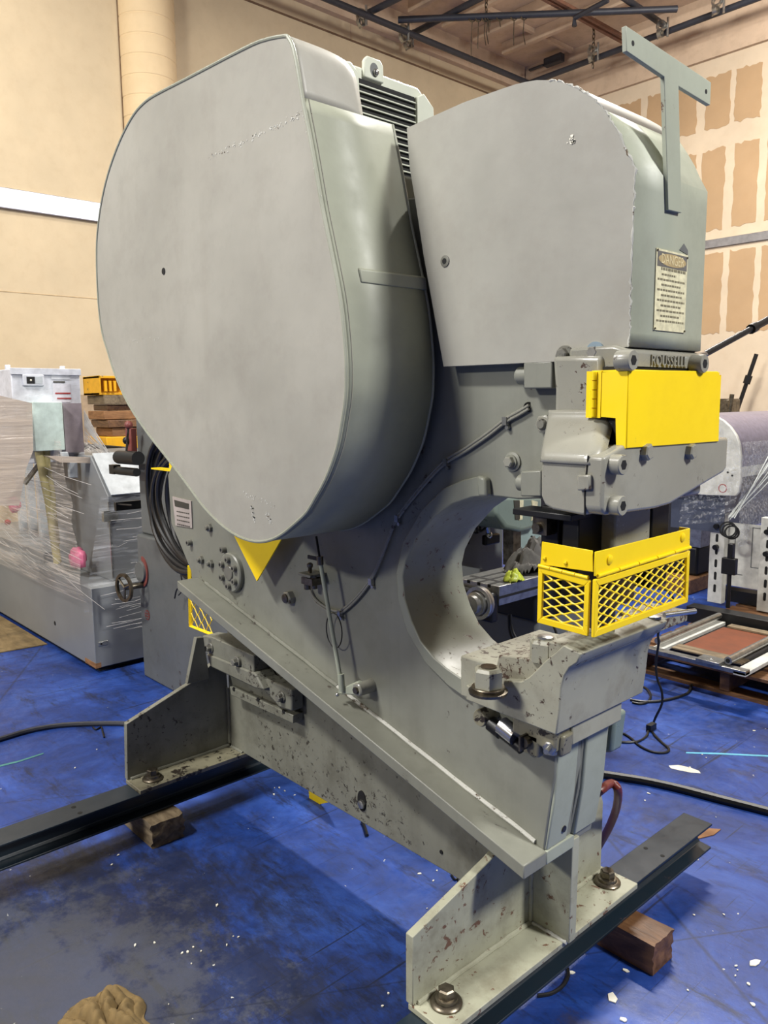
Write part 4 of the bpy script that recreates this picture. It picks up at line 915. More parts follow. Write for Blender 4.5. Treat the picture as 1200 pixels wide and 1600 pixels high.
sw = obj('switch_box', G().box(s_[0] - .03, s_[0] + .035, 1.845, 1.88, s_[2] - .065, s_[2] + .065), 'redgrey', gm, bevel=.004); obj('switch_knob', G().ball((s_[0] - .005, 1.84, s_[2]), .022, 10), 'black', sw)
k_ = [(-4.084, 1.8, 1.218), (-3.853, 1.8, 1.222), (-4.126, 1.8, 1.144), (-3.876, 1.8, 1.148)]
obj('feed_box', G().cyl(k_[0], k_[1], .036, n=18).cyl(k_[2], k_[3], .022, n=14).box(k_[2][0] - .05, k_[2][0] + .01, 1.78, 1.82, k_[2][2] - .02, k_[2][2] + .03), 'black', gm)
obj('dangling_wire', G().tube(smooth_path([(-3.462, 1.8, 0.698), (-3.447, 1.8, 0.652), (-3.456, 1.8, 0.619), (-3.505, 1.8, 0.588), (-3.529, 1.8, 0.542)]), .004, 6).tube(smooth_path([(-3.456, 1.8, 0.619), (-3.432, 1.8, 0.607), (-3.487, 1.8, 0.565)]), .003, 5), 'black', gm)

# ---- film-wrapped machine at the left
wm = thing('wrapped_machine', 'long sheet metal machine wrapped in stretch film at the left wall', 'machine', (-5.4, 2.1, 0))
obj('lower_bin', G().box(-6.9, -4.25, 1.67, 2.45, .03, .489), 'mgrey', wm, bevel=.004)
obj('plinth', G().box(-6.8, -4.28, 1.70, 2.4, 0, .03), 'dark', wm)
obj('housing', G().prism('y', [(-5.25, .489), (-4.34, .489), (-4.34, .98), (-4.56, 1.20), (-5.25, 1.20)], 1.835, 2.4), 'mgrey', wm, bevel=.004)
obj('sloped_lid', G().prism('y', [(-4.335, .985), (-4.56, 1.21), (-4.565, 1.215), (-4.33, .99)], 1.85, 2.36), 'lgrey', wm)
obj('corner_trim', G().box(-4.343, -4.337, 1.832, 1.842, .49, .95), 'bright', wm)
obj('hinge_plate', G().box(-4.36, -4.33, 1.80, 1.88, .84, .90), 'steel', wm); obj('bin_latch', G().box(-4.252, -4.243, 1.69, 1.745, .155, .18), 'steel', wm, bevel=.002)
obj('latch_slot', G().cyl((-4.244, 1.705, .167), (-4.242, 1.705, .167), .006, n=10), 'dark', wm); obj('side_hole', G().cyl((-4.85, 1.6695, .17), (-4.85, 1.6685, .17), .014, n=12), 'dark', wm)
obj('brown_corner', G().box(-4.4, -4.249, 1.668, 1.70, .031, .06), 'pine', wm)
for k in range(6): obj('inner_bar', G().box(-6.3 + .22 * k, -6.25 + .22 * k, 1.95, 2.0, .49, 1.15), 'lgrey', wm)
obj('inner_tray', G().box(-6.8, -5.2, 1.75, 2.4, .49, .55), 'mgrey', wm)
obj('inner_back', G().box(-6.9, -5.25, 2.38, 2.42, .49, 1.2), 'dark', wm)
cab = obj('control_cabinet', G().box(-5.30, -4.80, 1.505, 1.90, 1.16, 1.705), 'white', wm, bevel=.006)
obj('cabinet_rim', G().box(-4.80, -4.79, 1.50, 1.905, 1.672, 1.71), 'white', cab, bevel=.002)
hb = [(1.565, 1.673), (1.684, 1.675), (1.679, 1.609), (1.561, 1.608)]
obj('latch_bezel', G().box(-4.80, -4.785, hb[0][0], hb[1][0], hb[2][1], hb[0][1]), 'white', cab, bevel=.004)
obj('latch_dark', G().box(-4.786, -4.783, hb[0][0] + .02, hb[0][0] + .065, hb[2][1] + .012, hb[0][1] - .012), 'black', cab); obj('latch_pale', G().box(-4.786, -4.783, hb[0][0] + .068, hb[1][0] - .012, hb[2][1] + .012, hb[0][1] - .012), 'lgrey', cab)
obj('latch_button', G().ball((-4.783, hb[0][0] + .043, (hb[0][1] + hb[2][1]) / 2), .006, 8), 'chipw', cab)
pb = [(1.729, 1.694), (1.841, 1.692), (1.838, 1.647), (1.729, 1.646), (1.74, 1.635), (1.807, 1.635), (1.746, 1.568), (1.836, 1.56), (1.755, 1.538), (1.838, 1.534)]
obj('paper_label', G().box(-4.80, -4.797, pb[0][0], pb[1][0], pb[2][1], pb[0][1]), plain('label_paper', (196, 200, 206)), cab)
obj('label_bar', G().box(-4.80, -4.796, pb[4][0], pb[5][0], pb[4][1] - .007, pb[4][1] + .002), 'ink', cab)
obj('paper_label', G().box(-4.80, -4.797, pb[0][0] + .005, pb[1][0] - .005, pb[9][1] - .02, pb[4][1] - .012), plain('label_paper_b', (202, 202, 210)), cab)
for a, b in ((6, 7), (8, 9)): obj('red_label_bar', G().box(-4.797, -4.795, pb[a][0], pb[b][0], pb[a][1] - .006, pb[a][1] + .002), 'red', cab)
for y in (1.55, 1.87): obj('lifting_lug', G().box(-5.0, -4.98, y - .014, y + .014, 1.705, 1.735), 'white', cab, bevel=.003)
gp = [(1.577, 1.516), (1.747, 1.515), (1.743, 1.235), (1.565, 1.244)]
obj('pale_green_panel', G().box(-4.80, -4.70, gp[0][0], gp[1][0], gp[2][1], gp[0][1]), plain('pale_green_sheet', (186, 202, 196), .25), wm, bevel=.004)
gp = [(1.765, 1.507), (1.875, 1.506), (1.868, 1.216), (1.761, 1.229)]
obj('mauve_panel', G().box(-4.80, -4.74, gp[0][0], gp[1][0], gp[2][1], gp[0][1]), plain('mauve_sheet', (150, 140, 146), .35), wm)
obj('support_bracket', G().prism('x', [(1.716, 1.225), (1.761, 1.223), (1.77, 1.184), (1.815, 1.182), (1.811, 1.067), (1.766, 1.07), (1.768, 1.161), (1.727, 1.164)], -4.74, -4.70), 'lgrey', wm, bevel=.003)
obj('support_arm', G().tube([(-4.85, 1.551, 1.04), (-4.85, 1.654, 1.162)], .015, 6), 'steel', wm)
for dx in (0, 11):
    obj('drain_hose', G().tube(smooth_path([(-4.78, 1.621, 1.242), (-4.78, 1.637, 1.098), (-4.78, 1.661, 0.906), (-4.78, 1.674, 0.712), (-4.78, 1.686, 0.554)] if dx == 0 else [(-4.8, 1.672, 1.239), (-4.8, 1.668, 1.133), (-4.8, 1.684, 0.979), (-4.8, 1.684, 0.863), (-4.8, 1.693, 0.668)]), .024, 10), 'tubey', wm)
for (px, r) in (([(-5.866, 1.8, 0.799)][0], .06), ([(-4.594, 1.74, 0.604)][0], .07)):
    g = G().ball(px, r, 14, (1.1, .6, .9)); o = obj('pink_bag', g, 'pink', wm)
    for v in o.data.vertices: v.co *= 1 + .22 * math.sin(v.co.x * 90) * math.cos(v.co.z * 70)
obj('red_knob', G().ball([(-6.053, 1.8, 0.655)][0], .022, 10), 'red', wm)
# film: sagging sheets from cabinet to the bin
def sheet(name, c00, c10, c11, c01, mat, amp, nu=26, nv=22, seed=1):
    r = random.Random(seed); ph = [r.uniform(0, 6) for _ in range(6)]
    c00, c10, c11, c01 = map(Vector, (c00, c10, c11, c01))
    nn = (c10 - c00).cross(c01 - c00).normalized()
    def fn(u, v):
        p = c00 * (1 - u) * (1 - v) + c10 * u * (1 - v) + c11 * u * v + c01 * (1 - u) * v
        d = amp * (math.sin(7 * u + 3 * v + ph[0]) * .5 + math.sin(19 * v - 4 * u + ph[1]) * .25 + math.sin(31 * v + 9 * u + ph[2]) * .12 - 1.2 * math.sin(math.pi * u) * math.sin(math.pi * v) * .3)
        return tuple(p + nn * d)
    return obj(name, G().grid(nu, nv, fn), mat, wm)
f0 = [(-6.695, 1.63, 0.282), (-4.124, 1.63, 0.465), (-4.699, 1.63, 1.252), (-6.229, 1.63, 1.831)]
sheet('stretch_film', (-6.9, 1.635, .40), (-4.22, 1.635, .42), (-4.60, 1.66, 1.30), (-6.9, 1.70, 1.35), 'film', .035, seed=3)
sheet('stretch_film', (-4.30, 1.64, .35), (-4.215, 2.3, .25), (-4.30, 2.3, .95), (-4.33, 1.80, 1.02), 'filmx', .015, seed=4)
c_ = [(-4.66, 1.275, 1.648), (-4.66, 1.398, 1.563), (-4.66, 1.564, 1.516), (-4.66, 1.553, 1.257), (-4.66, 1.496, 1.043), (-4.66, 1.167, 1.069)]
g = G().prism('x', [(1.219, 1.748), (1.397, 1.552), (1.564, 1.509), (1.552, 1.243), (1.502, 1.133), (1.454, 0.937), (1.159, 0.966)], -4.665, -4.66); obj('dense_film', g, 'filmd', wm)
sheet('stretch_film', [(-4.76, 1.469, 1.475)][0], [(-4.76, 1.889, 1.552)][0], [(-4.76, 1.874, 1.677)][0], [(-4.76, 1.479, 1.518)][0], 'filmx', .004, seed=5)
sheet('stretch_film', [(-4.74, 1.879, 1.335)][0], [(-4.6, 2.011, 1.176)][0], [(-4.7, 1.859, 1.218)][0], [(-4.74, 1.873, 1.239)][0], 'film', .006, seed=6)
obj('tan_wrap', G().prism('x', [(1.593, 1.214), (2.003, 1.177), (1.962, 1.148), (1.661, 1.174)], -4.62, -4.56), 'filmd', wm)
# white rounded thing at the very left edge
one('white_bin', G().lathe((-6.25, 1.50, .008), (0, 0, 1), [(.10, 0), (.125, .02), (.13, .32), (.135, .34), (.12, .35)], 24), 'chipw', 'small white bin cut by the left edge of the photo', 'bin')

# ---- stack of timber on a yellow rack by the left wall
X0 = -6.5
def stk(name, pts, d, mat, label, cat, **k):
    a = pts; ys = [p[0] for p in a]; zs = [p[1] for p in a]
    return one(name, G().box(X0 - d, X0, min(ys), max(ys), min(zs), max(zs)), mat, label, cat, bevel=.006, **k)
rk = thing('yellow_rack', 'yellow steel rack post with brackets by the left wall, carrying timber offcuts', 'rack', (X0, 3.0, 0))
a = [(2.763, 1.224), (2.976, 1.095), (2.735, 1.733), (3.004, 1.575), (2.75, 1.718), (2.852, 1.581)]
obj('lower_bracket', G().box(X0 - .4, X0, a[0][0], a[1][0] + .1, a[1][1], a[0][1]), 'yellow2', rk, bevel=.006)
obj('post', G().box(X0 - .4, X0 - .3, a[0][0] + .05, a[0][0] + .2, 0, a[1][1]), 'yellow2', rk, bevel=.006); obj('post', G().box(X0 - .4, X0 - .3, a[1][0] - .05, a[1][0] + .08, 0, a[1][1]), 'yellow2', rk, bevel=.006)
ub = thing('yellow_rack_bracket', 'yellow steel bracket with slots lying on top of the timber stack', 'bracket', (X0, 2.9, a[3][1]))
obj('bracket_body', G().box(X0 - .35, X0 - .02, a[2][0], a[3][0] + .1, a[3][1], a[3][1] + .02).box(X0 - .35, X0 - .33, a[2][0], a[3][0] + .1, a[3][1], a[2][1]).box(X0 - .34, X0, a[2][0], a[2][0] + .01, a[3][1], a[2][1]).box(X0 - .34, X0, a[2][0], a[3][0] + .1, a[2][1] - .02, a[2][1]), 'yellow2', ub, bevel=.003)
for k in range(3): obj('slot_plate', G().box(X0 - .02, X0 + .004, a[2][0] + .04 + k * .04, a[2][0] + .06 + k * .04, a[3][1] + .03, a[2][1] - .04), 'yellow2', ub)
zt = a[3][1]; zb = a[0][1]; hs = [.17, .15, .17, .12, .17]; tot = sum(hs); z = zb
ln = ('pale square timber offcut, lowest of the stack on the yellow rack', 'brown timber offcut second from the bottom of the rack stack', 'brown timber offcut in the middle of the rack stack',
      'thin reddish timber offcut second from the top of the rack stack', 'long grey weathered timber directly below the top yellow bracket')
for k, h_ in enumerate(hs):
    h_ = h_ * (zt - zb) / tot; dy = (0.06, .02, .0, .05, -.0)[k]
    one('timber_offcut', G().box(X0 - .35, X0 - .02 + (.01, .03, .0, -.03, .02)[k], a[0][0] + dy, a[1][0] + .12, z + .001, z + h_ - .002), ('pine', 'woodred', 'pine', 'woodred', 'wood')[k], ln[k], 'timber', bevel=.006, group='timber offcuts on the yellow rack'); z += h_
bd = [(2.858, 1.584), (3.085, 1.584), (3.067, 1.093), (2.816, 1.105)]
one('leaning_board', G().box(-7.24, -7.2, bd[0][0], bd[1][0] + .05, 0, bd[0][1]), plain('tan_board', (178, 158, 132), .7), 'tan board standing by the left wall between cabinet and timber stack', 'board')

# ---- milling machine seen through the throat
mm = thing('milling_machine', 'grey-green milling machine with slotted table seen through the press throat', 'machine', (-2.2, 2.9, 0))
tb = obj('mill_table', G().box(-2.085, -1.868, 2.285, 3.2, .725, .80), 'steel', mm, bevel=.002)
for k in range(3): obj('table_slot', G().box(-2.03 + k * .052, -2.015 + k * .052, 2.284, 3.2, .788, .8008), 'dark', tb)
obj('table_slot', G().box(-2.07, -1.885, 2.34, 2.36, .79, .8009), 'dark', tb); obj('side_groove', G().box(-1.8685, -1.8672, 2.285, 3.2, .752, .762), 'dark', tb)
obj('end_bracket', G().box(-2.10, -1.875, 2.25, 2.29, .66, .775), 'black', mm, bevel=.01)
wq = [(-1.916, 2.2, 0.739)][0]
hw = obj('handwheel', G().lathe((wq[0], 2.25, wq[2]), (0, -1, 0), [(.055, 0), (.062, .01), (.062, .022), (.045, .028), (.045, .05), (.035, .052), (.035, .075), (.02, .078)], 28), 'steel', mm)
obj('dial_ring', G().ring((wq[0], 2.223, wq[2]), (0, -1, 0), .0635, .05, .008, 28), 'bright', hw)
obj('saddle', G().box(-2.15, -1.9, 2.55, 3.0, .60, .725), 'black', mm, bevel=.01); obj('knee', G().box(-2.5, -1.92, 2.6, 2.95, .05, .60), 'col', mm, bevel=.02)
obj('mill_base', G().box(-3.0, -1.95, 2.5, 3.05, 0, .08), 'col', mm, bevel=.02)
obj('mill_column', G().box(-3.0, -2.5, 2.42, 3.1, .08, 1.45), 'col', mm, bevel=.03)
obj('vise_plate', G().prism('x', [(2.721, 0.729), (2.882, 0.686), (2.883, 0.638), (2.721, 0.68)], -2.47, -2.45), 'col', mm)
hd = [(2.662, 1.085), (2.999, 1.055), (3.002, 0.943), (2.954, 0.907), (2.845, 0.902), (2.73, 0.933), (2.663, 1)]
obj('mill_head', G().prism('x', hd, -2.5, -2.2), 'dteal', mm, bevel=.02, seg=3)
obj('quill_slide', G().prism('x', [(2.904, 0.907), (3.072, 0.887), (3.077, 0.702), (2.908, 0.728)], -2.3, -2.25), plain('pale_teal_slide', (140, 158, 156), .3), mm)
obj('quill_edge', G().prism('x', [(2.835, 0.916), (2.891, 0.909), (2.895, 0.731), (2.838, 0.74)], -2.30, -2.24), 'oily', mm); h_ = [(2.984, 0.859)][0]; obj('slide_hole', G().cyl((-2.251, h_[0], h_[1]), (-2.247, h_[0], h_[1]), .006, n=12), 'dark', mm)
sc_ = [(2.783, 1.055), (2.824, 1.051), (2.826, 0.964), (2.794, 0.967)]
obj('scale_strip', G().prism('x', sc_, -2.2, -2.196), 'ink', mm)
sc_ = [(2.824, 1.051), (2.852, 1.049), (2.845, 0.962), (2.821, 0.961)]; obj('scale_strip', G().prism('x', sc_, -2.2, -2.196), 'paper', mm)
sc_ = [(2.913, 1.043), (2.957, 1.033), (2.954, 0.962), (2.911, 0.948), (2.919, 1.004)]; obj('masking_tape', G().prism('x', sc_, -2.2, -2.196), 'paper', mm)
cd = [(-2.44, 2.798, 0.993), (-2.44, 2.771, 0.935), (-2.44, 2.79, 0.88), (-2.44, 2.836, 0.887), (-2.44, 2.826, 0.959), (-2.44, 2.863, 1.002), (-2.44, 2.891, 0.949), (-2.44, 2.873, 0.889), (-2.44, 2.817, 0.883)]
cord = thing('coiled_cord', 'black power cord hanging in loops on the milling machine column', 'cord', cd[0])
obj('cord_loops', G().tube(smooth_path(cd, 5), .006, 7).tube(smooth_path([(-2.43, 2.768, 1.012), (-2.43, 2.737, 0.954), (-2.43, 2.724, 0.896), (-2.43, 2.742, 0.869)], 5), .005, 7).tube(smooth_path([(-2.42, 2.811, 1.008), (-2.42, 2.78, 0.945), (-2.42, 2.803, 0.887), (-2.42, 2.859, 0.905), (-2.42, 2.872, 0.972)], 5), .006, 7), 'rubber', cord)
obj('plug', G().tube([(-2.43, 2.747, 0.875), (-2.43, 2.738, 0.833)], .008, 7), 'rubber', cord)
bk = [(-2.42, 2.83, 1.007), (-2.42, 2.878, 0.86), (-2.42, 2.945, 0.839)]
obj('hanger_bar', G().tube([bk[0], bk[1]], .010, 6), 'bright', mm); obj('hanger_hub', G().ball(bk[1], .017, 12), 'bright', mm); obj('hanger_box', G().box(-2.45, -2.42, bk[1][1] - .02, bk[2][1] + .02, bk[2][2] - .03, bk[2][2] + .02), 'black', mm, bevel=.008)
for pth in ([(-1.897, 2.38, 0.668), (-1.893, 2.38, 0.604), (-1.864, 2.38, 0.559), (-1.802, 2.38, 0.54), (-1.757, 2.38, 0.545)], [(-1.888, 2.38, 0.67), (-1.878, 2.38, 0.607), (-1.843, 2.38, 0.569), (-1.787, 2.38, 0.558)], [(-1.638, 2.3, 0.706), (-1.621, 2.3, 0.678), (-1.606, 2.3, 0.634)]):
    obj('oil_hose', G().tube(smooth_path(pth, 5), .005, 7), 'rubber', mm)
def cloth(name, c, sx, sy, h, mat, label, cat, seed, n=26):
    r = random.Random(seed); ph = [r.uniform(0, 6) for _ in range(8)]
    def fn(u, v):
        x = (u - .5) * 2; y = (v - .5) * 2; d = max(0, 1 - (x * x + y * y) ** .9)
        rr = 1 + .12 * math.sin(3 * math.atan2(y, x) + ph[0]) + .07 * math.sin(7 * math.atan2(y, x) + ph[1])
        z = h * d * (.45 + .5 * abs(math.sin(3.4 * x + 2.3 * y + ph[2]))) + h * .55 * d ** .6 * abs(math.sin(8 * y - 5 * x + 1.5 * math.sin(4 * x) + ph[3])) + h * .2 * d * abs(math.sin(15 * x + 7 * y + ph[4]))
        return (c[0] + sx * x * rr, c[1] + sy * y * rr, c[2] + z)
    g = G().grid(n, n, fn)
    keep = [f for f in g.f if sum(((g.v[i][0] - c[0]) / sx) ** 2 + ((g.v[i][1] - c[1]) / sy) ** 2 for i in f) / 4 < 1.05]
    used = sorted({i for f in keep for i in f}); mp = {i: k for k, i in enumerate(used)}
    g.v = [g.v[i] for i in used]; g.f = [tuple(mp[i] for i in f) for f in keep]
    return one(name, g, mat, label, cat, solid=.003)
cloth('rag', (-1.97, 2.64, .803), .085, .17, .085, 'rag', 'crumpled grey rag lying on the slotted table of the milling machine', 'rag', 5)
cloth('plastic_tray', (-1.89, 2.40, .803), .035, .045, .03, 'lime', 'yellow-green plastic cover on the milling table beside the guard', 'cover', 9)

# ---- dark machine further back, right of the guard
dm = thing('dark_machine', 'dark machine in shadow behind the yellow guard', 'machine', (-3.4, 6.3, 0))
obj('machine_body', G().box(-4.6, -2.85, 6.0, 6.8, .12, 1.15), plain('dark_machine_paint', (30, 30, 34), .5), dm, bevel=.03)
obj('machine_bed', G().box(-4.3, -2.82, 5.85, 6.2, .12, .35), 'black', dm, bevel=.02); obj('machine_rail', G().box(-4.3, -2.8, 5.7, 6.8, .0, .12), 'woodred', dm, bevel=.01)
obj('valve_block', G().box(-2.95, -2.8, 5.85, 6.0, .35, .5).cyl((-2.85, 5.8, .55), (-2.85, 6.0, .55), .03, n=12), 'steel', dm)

# ---- wrapped roll machine at the right
rm = thing('roll_machine', 'white machine with film-wrapped purple-grey padded roll and slotted legs, at the right edge', 'machine', (-2.2, 5.8, .15))
ep = [(-2.388, 1.386), (-2.333, 1.383), (-2.282, 1.355), (-2.235, 1.315), (-2.196, 1.264), (-2.173, 1.208), (-2.162, 1.136), (-2.154, 0.983), (-2.162, 0.905), (-2.181, 0.879), (-2.364, 0.869)]
ep = [(-2.75, ep[0][1])] + ep + [(-2.75, ep[-1][1])]
obj('end_plate', G().prism('y', ep, 5.0, 5.03), 'legwhite', rm, bevel=.004)
rp = [(x - .02, z - .005) for x, z in ep if z > ep[7][1] + .02]; zl = [(-2.158, 1.06)][0][1]
rp = [(-2.75, zl)] + [p for p in [(x - .012, z) for x, z in ep] if p[1] > zl] + [(ep[7][0] - .012, zl)]
obj('padded_roll', G().prism('y', rp, 5.03, 8.2), 'pad', rm)
obj('side_beam', G().box(-2.7, ep[7][0] - .01, 5.03, 8.2, ep[8][1] + .01, zl), 'legwhite', rm, bevel=.004)
obj('under_body', G().box(-2.65, -2.28, 5.08, 8.2, .62, ep[8][1]), plain('blue_grey_sheet', (76, 82, 98), .3), rm)
for (x, z) in [(-2.236, 1.027), (-2.207, 1.008)]: obj('plate_hole', G().cyl((x, 4.999, z), (x, 5.001, z), .007, n=10), 'dark', rm)
c = [(-2.264, 0.922)][0]; obj('warning_sticker', G().ring((c[0], 5.0, c[1]), (0, -1, 0), .028, .023, .002, 24), 'red', rm); obj('warning_sticker_centre', G().cyl((c[0], 5.0, c[1]), (c[0], 4.9985, c[1]), .022, n=20), 'legwhite', rm)
lg = [(-2.393, 0.746), (-2.303, 0.755), (-2.278, 0.085), (-2.374, 0.084)]
def slotleg(dx):
    o = obj('slotted_leg', G().box(lg[3][0] + dx, lg[2][0] + dx, 5.09, 5.15, .14, lg[0][1]), 'legwhite', rm, bevel=.003)
    xm = (lg[3][0] + lg[2][0]) / 2 + dx
    for k in range(6):
        z = .24 + k * .085; obj('leg_slot', G().prism('y', [(xm + .009 * math.cos(a), z + (.018 if math.sin(a) > 0 else -.018) + .009 * math.sin(a)) for a in [i * math.pi / 8 + .01 for i in range(16)]], 5.0885, 5.0915), 'dark', o)
    for z in (.52, .66): obj('black_knob', G().cyl((xm, 5.06, z), (xm, 5.09, z), .017, n=14), 'black', o)
slotleg(0); slotleg(.325)
obj('back_panel', G().box(lg[2][0] - .01, lg[2][0] + .26, 5.16, 5.18, .26, .68), 'legwhite', rm)
for (xa, za, xb, zb_) in ((.04, .34, .045, .62), (.04, .34, .10, .345), (.15, .4, .155, .66), (.15, .4, .20, .405), (.15, .66, .2, .665)): obj('panel_groove', G().box(lg[2][0] + xa, lg[2][0] + xb, 5.158, 5.1605, za, zb_), 'col', rm)
obj('lower_brace', G().box(-2.4, -1.9, 5.2, 5.3, .14, .22), 'black', rm)
ck = [(-2.198, 5, 0.667)][0]
for k in range(3): obj('hose_ring', G().ring((ck[0] + .008 * k, 4.96 + .012 * k, ck[2] - .01 * k), (.3, -1, .1), .052 - .003 * k, .042 - .003 * k, .010, 24), 'rubber', rm)
for yy in (6.4, 8.0):
    for dx in (0, .325): obj('rear_leg', G().box(lg[3][0] + dx - .1, lg[2][0] + dx - .1, yy, yy + .06, 0, .64), 'legwhite', rm, bevel=.003)
# film over it
def sheet2(name, cs, mat, amp, seed):
    global wm
    s_ = wm; 
    r = sheet.__globals__; r['wm'] = rm
    o = sheet(name, *cs, mat, amp, seed=seed); r['wm'] = s_; return o
fx = ep[7][0] + .02
sheet2('stretch_film', ([(-2.532, 4.97, 0.746)][0], [(-2.14, 4.97, 0.897)][0], [(-2.147, 4.97, 1.186)][0], [(-2.344, 4.97, 1.375)][0]), 'filmx', .012, 11)
sheet2('stretch_film', ((fx, 5.0, .55), (fx + .05, 7.5, .60), (fx, 7.5, 1.22), (fx, 5.0, 1.22)), 'film2', .03, 12)
sheet2('stretch_film', ([(-2.514, 4.95, 0.664)][0], [(-2.179, 4.95, 0.721)][0], [(-2.155, 4.95, 0.886)][0], [(-2.516, 4.95, 0.814)][0]), 'filmx', .03, 13)
g = G()
for k in range(7):
    a = Vector([(-2.192, 4.96, 0.73)][0]) + Vector((rnd.uniform(-.02, .03), 0, rnd.uniform(0, .02))); b = Vector((fx + .03, 5.3 + rnd.uniform(0, .4), 1.15 + rnd.uniform(-.1, .1))); g.tube([a, a.lerp(b, .5) + Vector((0, 0, -.01)), b], .0035, 5)
obj('film_strands', g, plain('gathered_film', (200, 204, 200), .25), rm, kind='stuff')
# black post and handle in front of the legs
vp = [(-2.061, 4.7, 0.538), (-2.051, 4.7, 0.329)]
ph_ = thing('black_jack', 'black upright handle block in front of the slotted legs', 'handle', (vp[0][0], 4.7, .2))
obj('handle_block', G().box(vp[0][0] - .045, vp[0][0] + .04, 4.68, 4.72, vp[0][2] - .10, vp[0][2]).box(vp[0][0] - .012, vp[0][0] + .02, 4.68, 4.72, vp[0][2], vp[0][2] + .09), 'black', ph_, bevel=.004)
obj('handle_stem', G().cyl((vp[0][0], 4.7, .23), (vp[0][0], 4.7, vp[0][2] - .09), .013, n=12), 'black', ph_)

# ---- pallet with the rail frame
pal = thing('pallet', 'low wooden pallet under the steel rail frame at the right', 'pallet', (-1.7, 4.5, 0))
for k in range(9): obj('deck_board', G().box(-2.22, -1.15, 3.86 + k * .165, 3.98 + k * .165, .115, .133), 'woodred', pal, bevel=.002)
for x in (-2.2, -1.72, -1.25): obj('stringer', G().box(x, x + .05, 3.87, 5.3, .018, .114), 'woodred', pal, bevel=.003)
for k in range(3): obj('bottom_board', G().box(-2.22, -1.15, 3.87 + k * .66, 3.98 + k * .66, 0, .0175), 'woodred', pal)
rf = thing('rail_frame', 'steel frame with two round rails lying on the pallet', 'frame', (-1.8, 4.15, .135))
q = [(-2.051, 3.744), (-1.536, 3.677), (-1.564, 4.061), (-2.166, 4.488)]
ya, yb = 3.72, 4.52; xa, xb = -2.05, -1.53
obj('front_bar', G().box(xa, xb, ya, ya + .05, .175, .198), 'steel', rf, bevel=.002); obj('side_bar', G().box(xb - .06, xb, ya, yb, .17, .19), 'legwhite', rf, bevel=.002)
obj('side_bar', G().box(xa, xa + .06, ya + .05, yb, .17, .19), 'legwhite', rf, bevel=.002); obj('under_frame', G().box(xa + .03, xb - .03, 3.9, 4.5, .135, .17), 'black', rf)
obj('rail_tube', G().cyl((xb - .10, ya + .03, .222), (xb - .10, yb, .222), .020, n=16), 'steel', rf); obj('rail_tube', G().cyl((xa + .02, ya + .08, .222), (xa + .02, yb, .222), .018, n=16), 'steel', rf)
obj('rail_bore', G().cyl((xb - .10, ya + .0285, .222), (xb - .10, ya + .031, .222), .011, n=14), 'dark', rf)
obj('hardboard', G().box(xa + .08, xb - .13, 3.93, 4.45, .171, .178), 'brownboard', rf); obj('pale_slat', G().box(xa + .07, xb - .08, 3.86, 3.95, .179, .186), 'wood', rf); obj('back_slat', G().box(xa + .1, xb, 4.45, 4.51, .18, .19), 'wood', rf)
obj('clamp_plate', G().box(-1.77, -1.65, 3.70, 3.79, .199, .214).ring((-1.71, 3.745, .214), (0, 0, 1), .014, .008, .002, 16), 'steel', rf, bevel=.002)
obj('black_beam', G().box(-2.25, -1.2, yb + .03, yb + .13, .135, .235), 'black', rf, bevel=.004)

# ---- black lever, leaning rod, and head at the far right
lr = [(-0.83, 1.701, 1.591)][0]; l2 = [(-0.829, 2.05, 1.692)][0]
lv1 = Vector(lr); lv2 = Vector(l2)
lvr = obj('black_lever', G().tube([lv1, lv1.lerp(lv2, .72)], .0072, 10).tube([lv1.lerp(lv2, .70), lv2], .009, 10), 'black', press, label='long black bar rising to the right from behind the ram head')
obj('coupling', G().tube([lv1.lerp(lv2, .68), lv1.lerp(lv2, .75)], .012, 10), 'black', lvr)
obj('bright_clevis', G().tube([lv1 + Vector((0, -.045, -.002)), lv1 + Vector((0, .012, .002))], .008, 8), 'bright', lvr)
r1 = [(-4.349, 9.9, 1.341), (-4.151, 9.9, 2.017)]
rr_ = thing('leaning_rod', 'thin dark rod leaning toward the unfinished wall behind the roll machine', 'rod', (r1[0][0], 9.9, 0))
a = Vector(r1[0]); b = Vector(r1[1]); d = (b - a).normalized(); foot = a - d * (a.z / d.z)
obj('rod', G().tube([foot, b], .026, 8), 'black', rr_); m_ = a.lerp(b, .55); obj('collar', G().tube([m_ - d * .05, m_ + d * .05], .045, 8), 'black', rr_)
hd_ = [(-3.994, 8.6, 1.486), (-3.853, 8.6, 1.348), (-3.842, 8.6, 1.533)]
mh_ = thing('drill_head', 'small dark machine head peeking over the roll machine', 'machine', (hd_[0][0], 8.7, 0))
obj('head_body', G().box(hd_[0][0], hd_[1][0], 8.6, 8.85, hd_[1][2] - .3, hd_[0][2]), 'oily', mh_, bevel=.02); obj('head_stand', G().box(hd_[0][0] + .03, hd_[1][0] - .03, 8.65, 8.8, 0, hd_[1][2] - .28), 'black', mh_); obj('head_handle', G().tube([Vector(hd_[2]) + Vector((-.02, 0, -.18)), Vector(hd_[2])], .025, 8), 'oily', mh_)

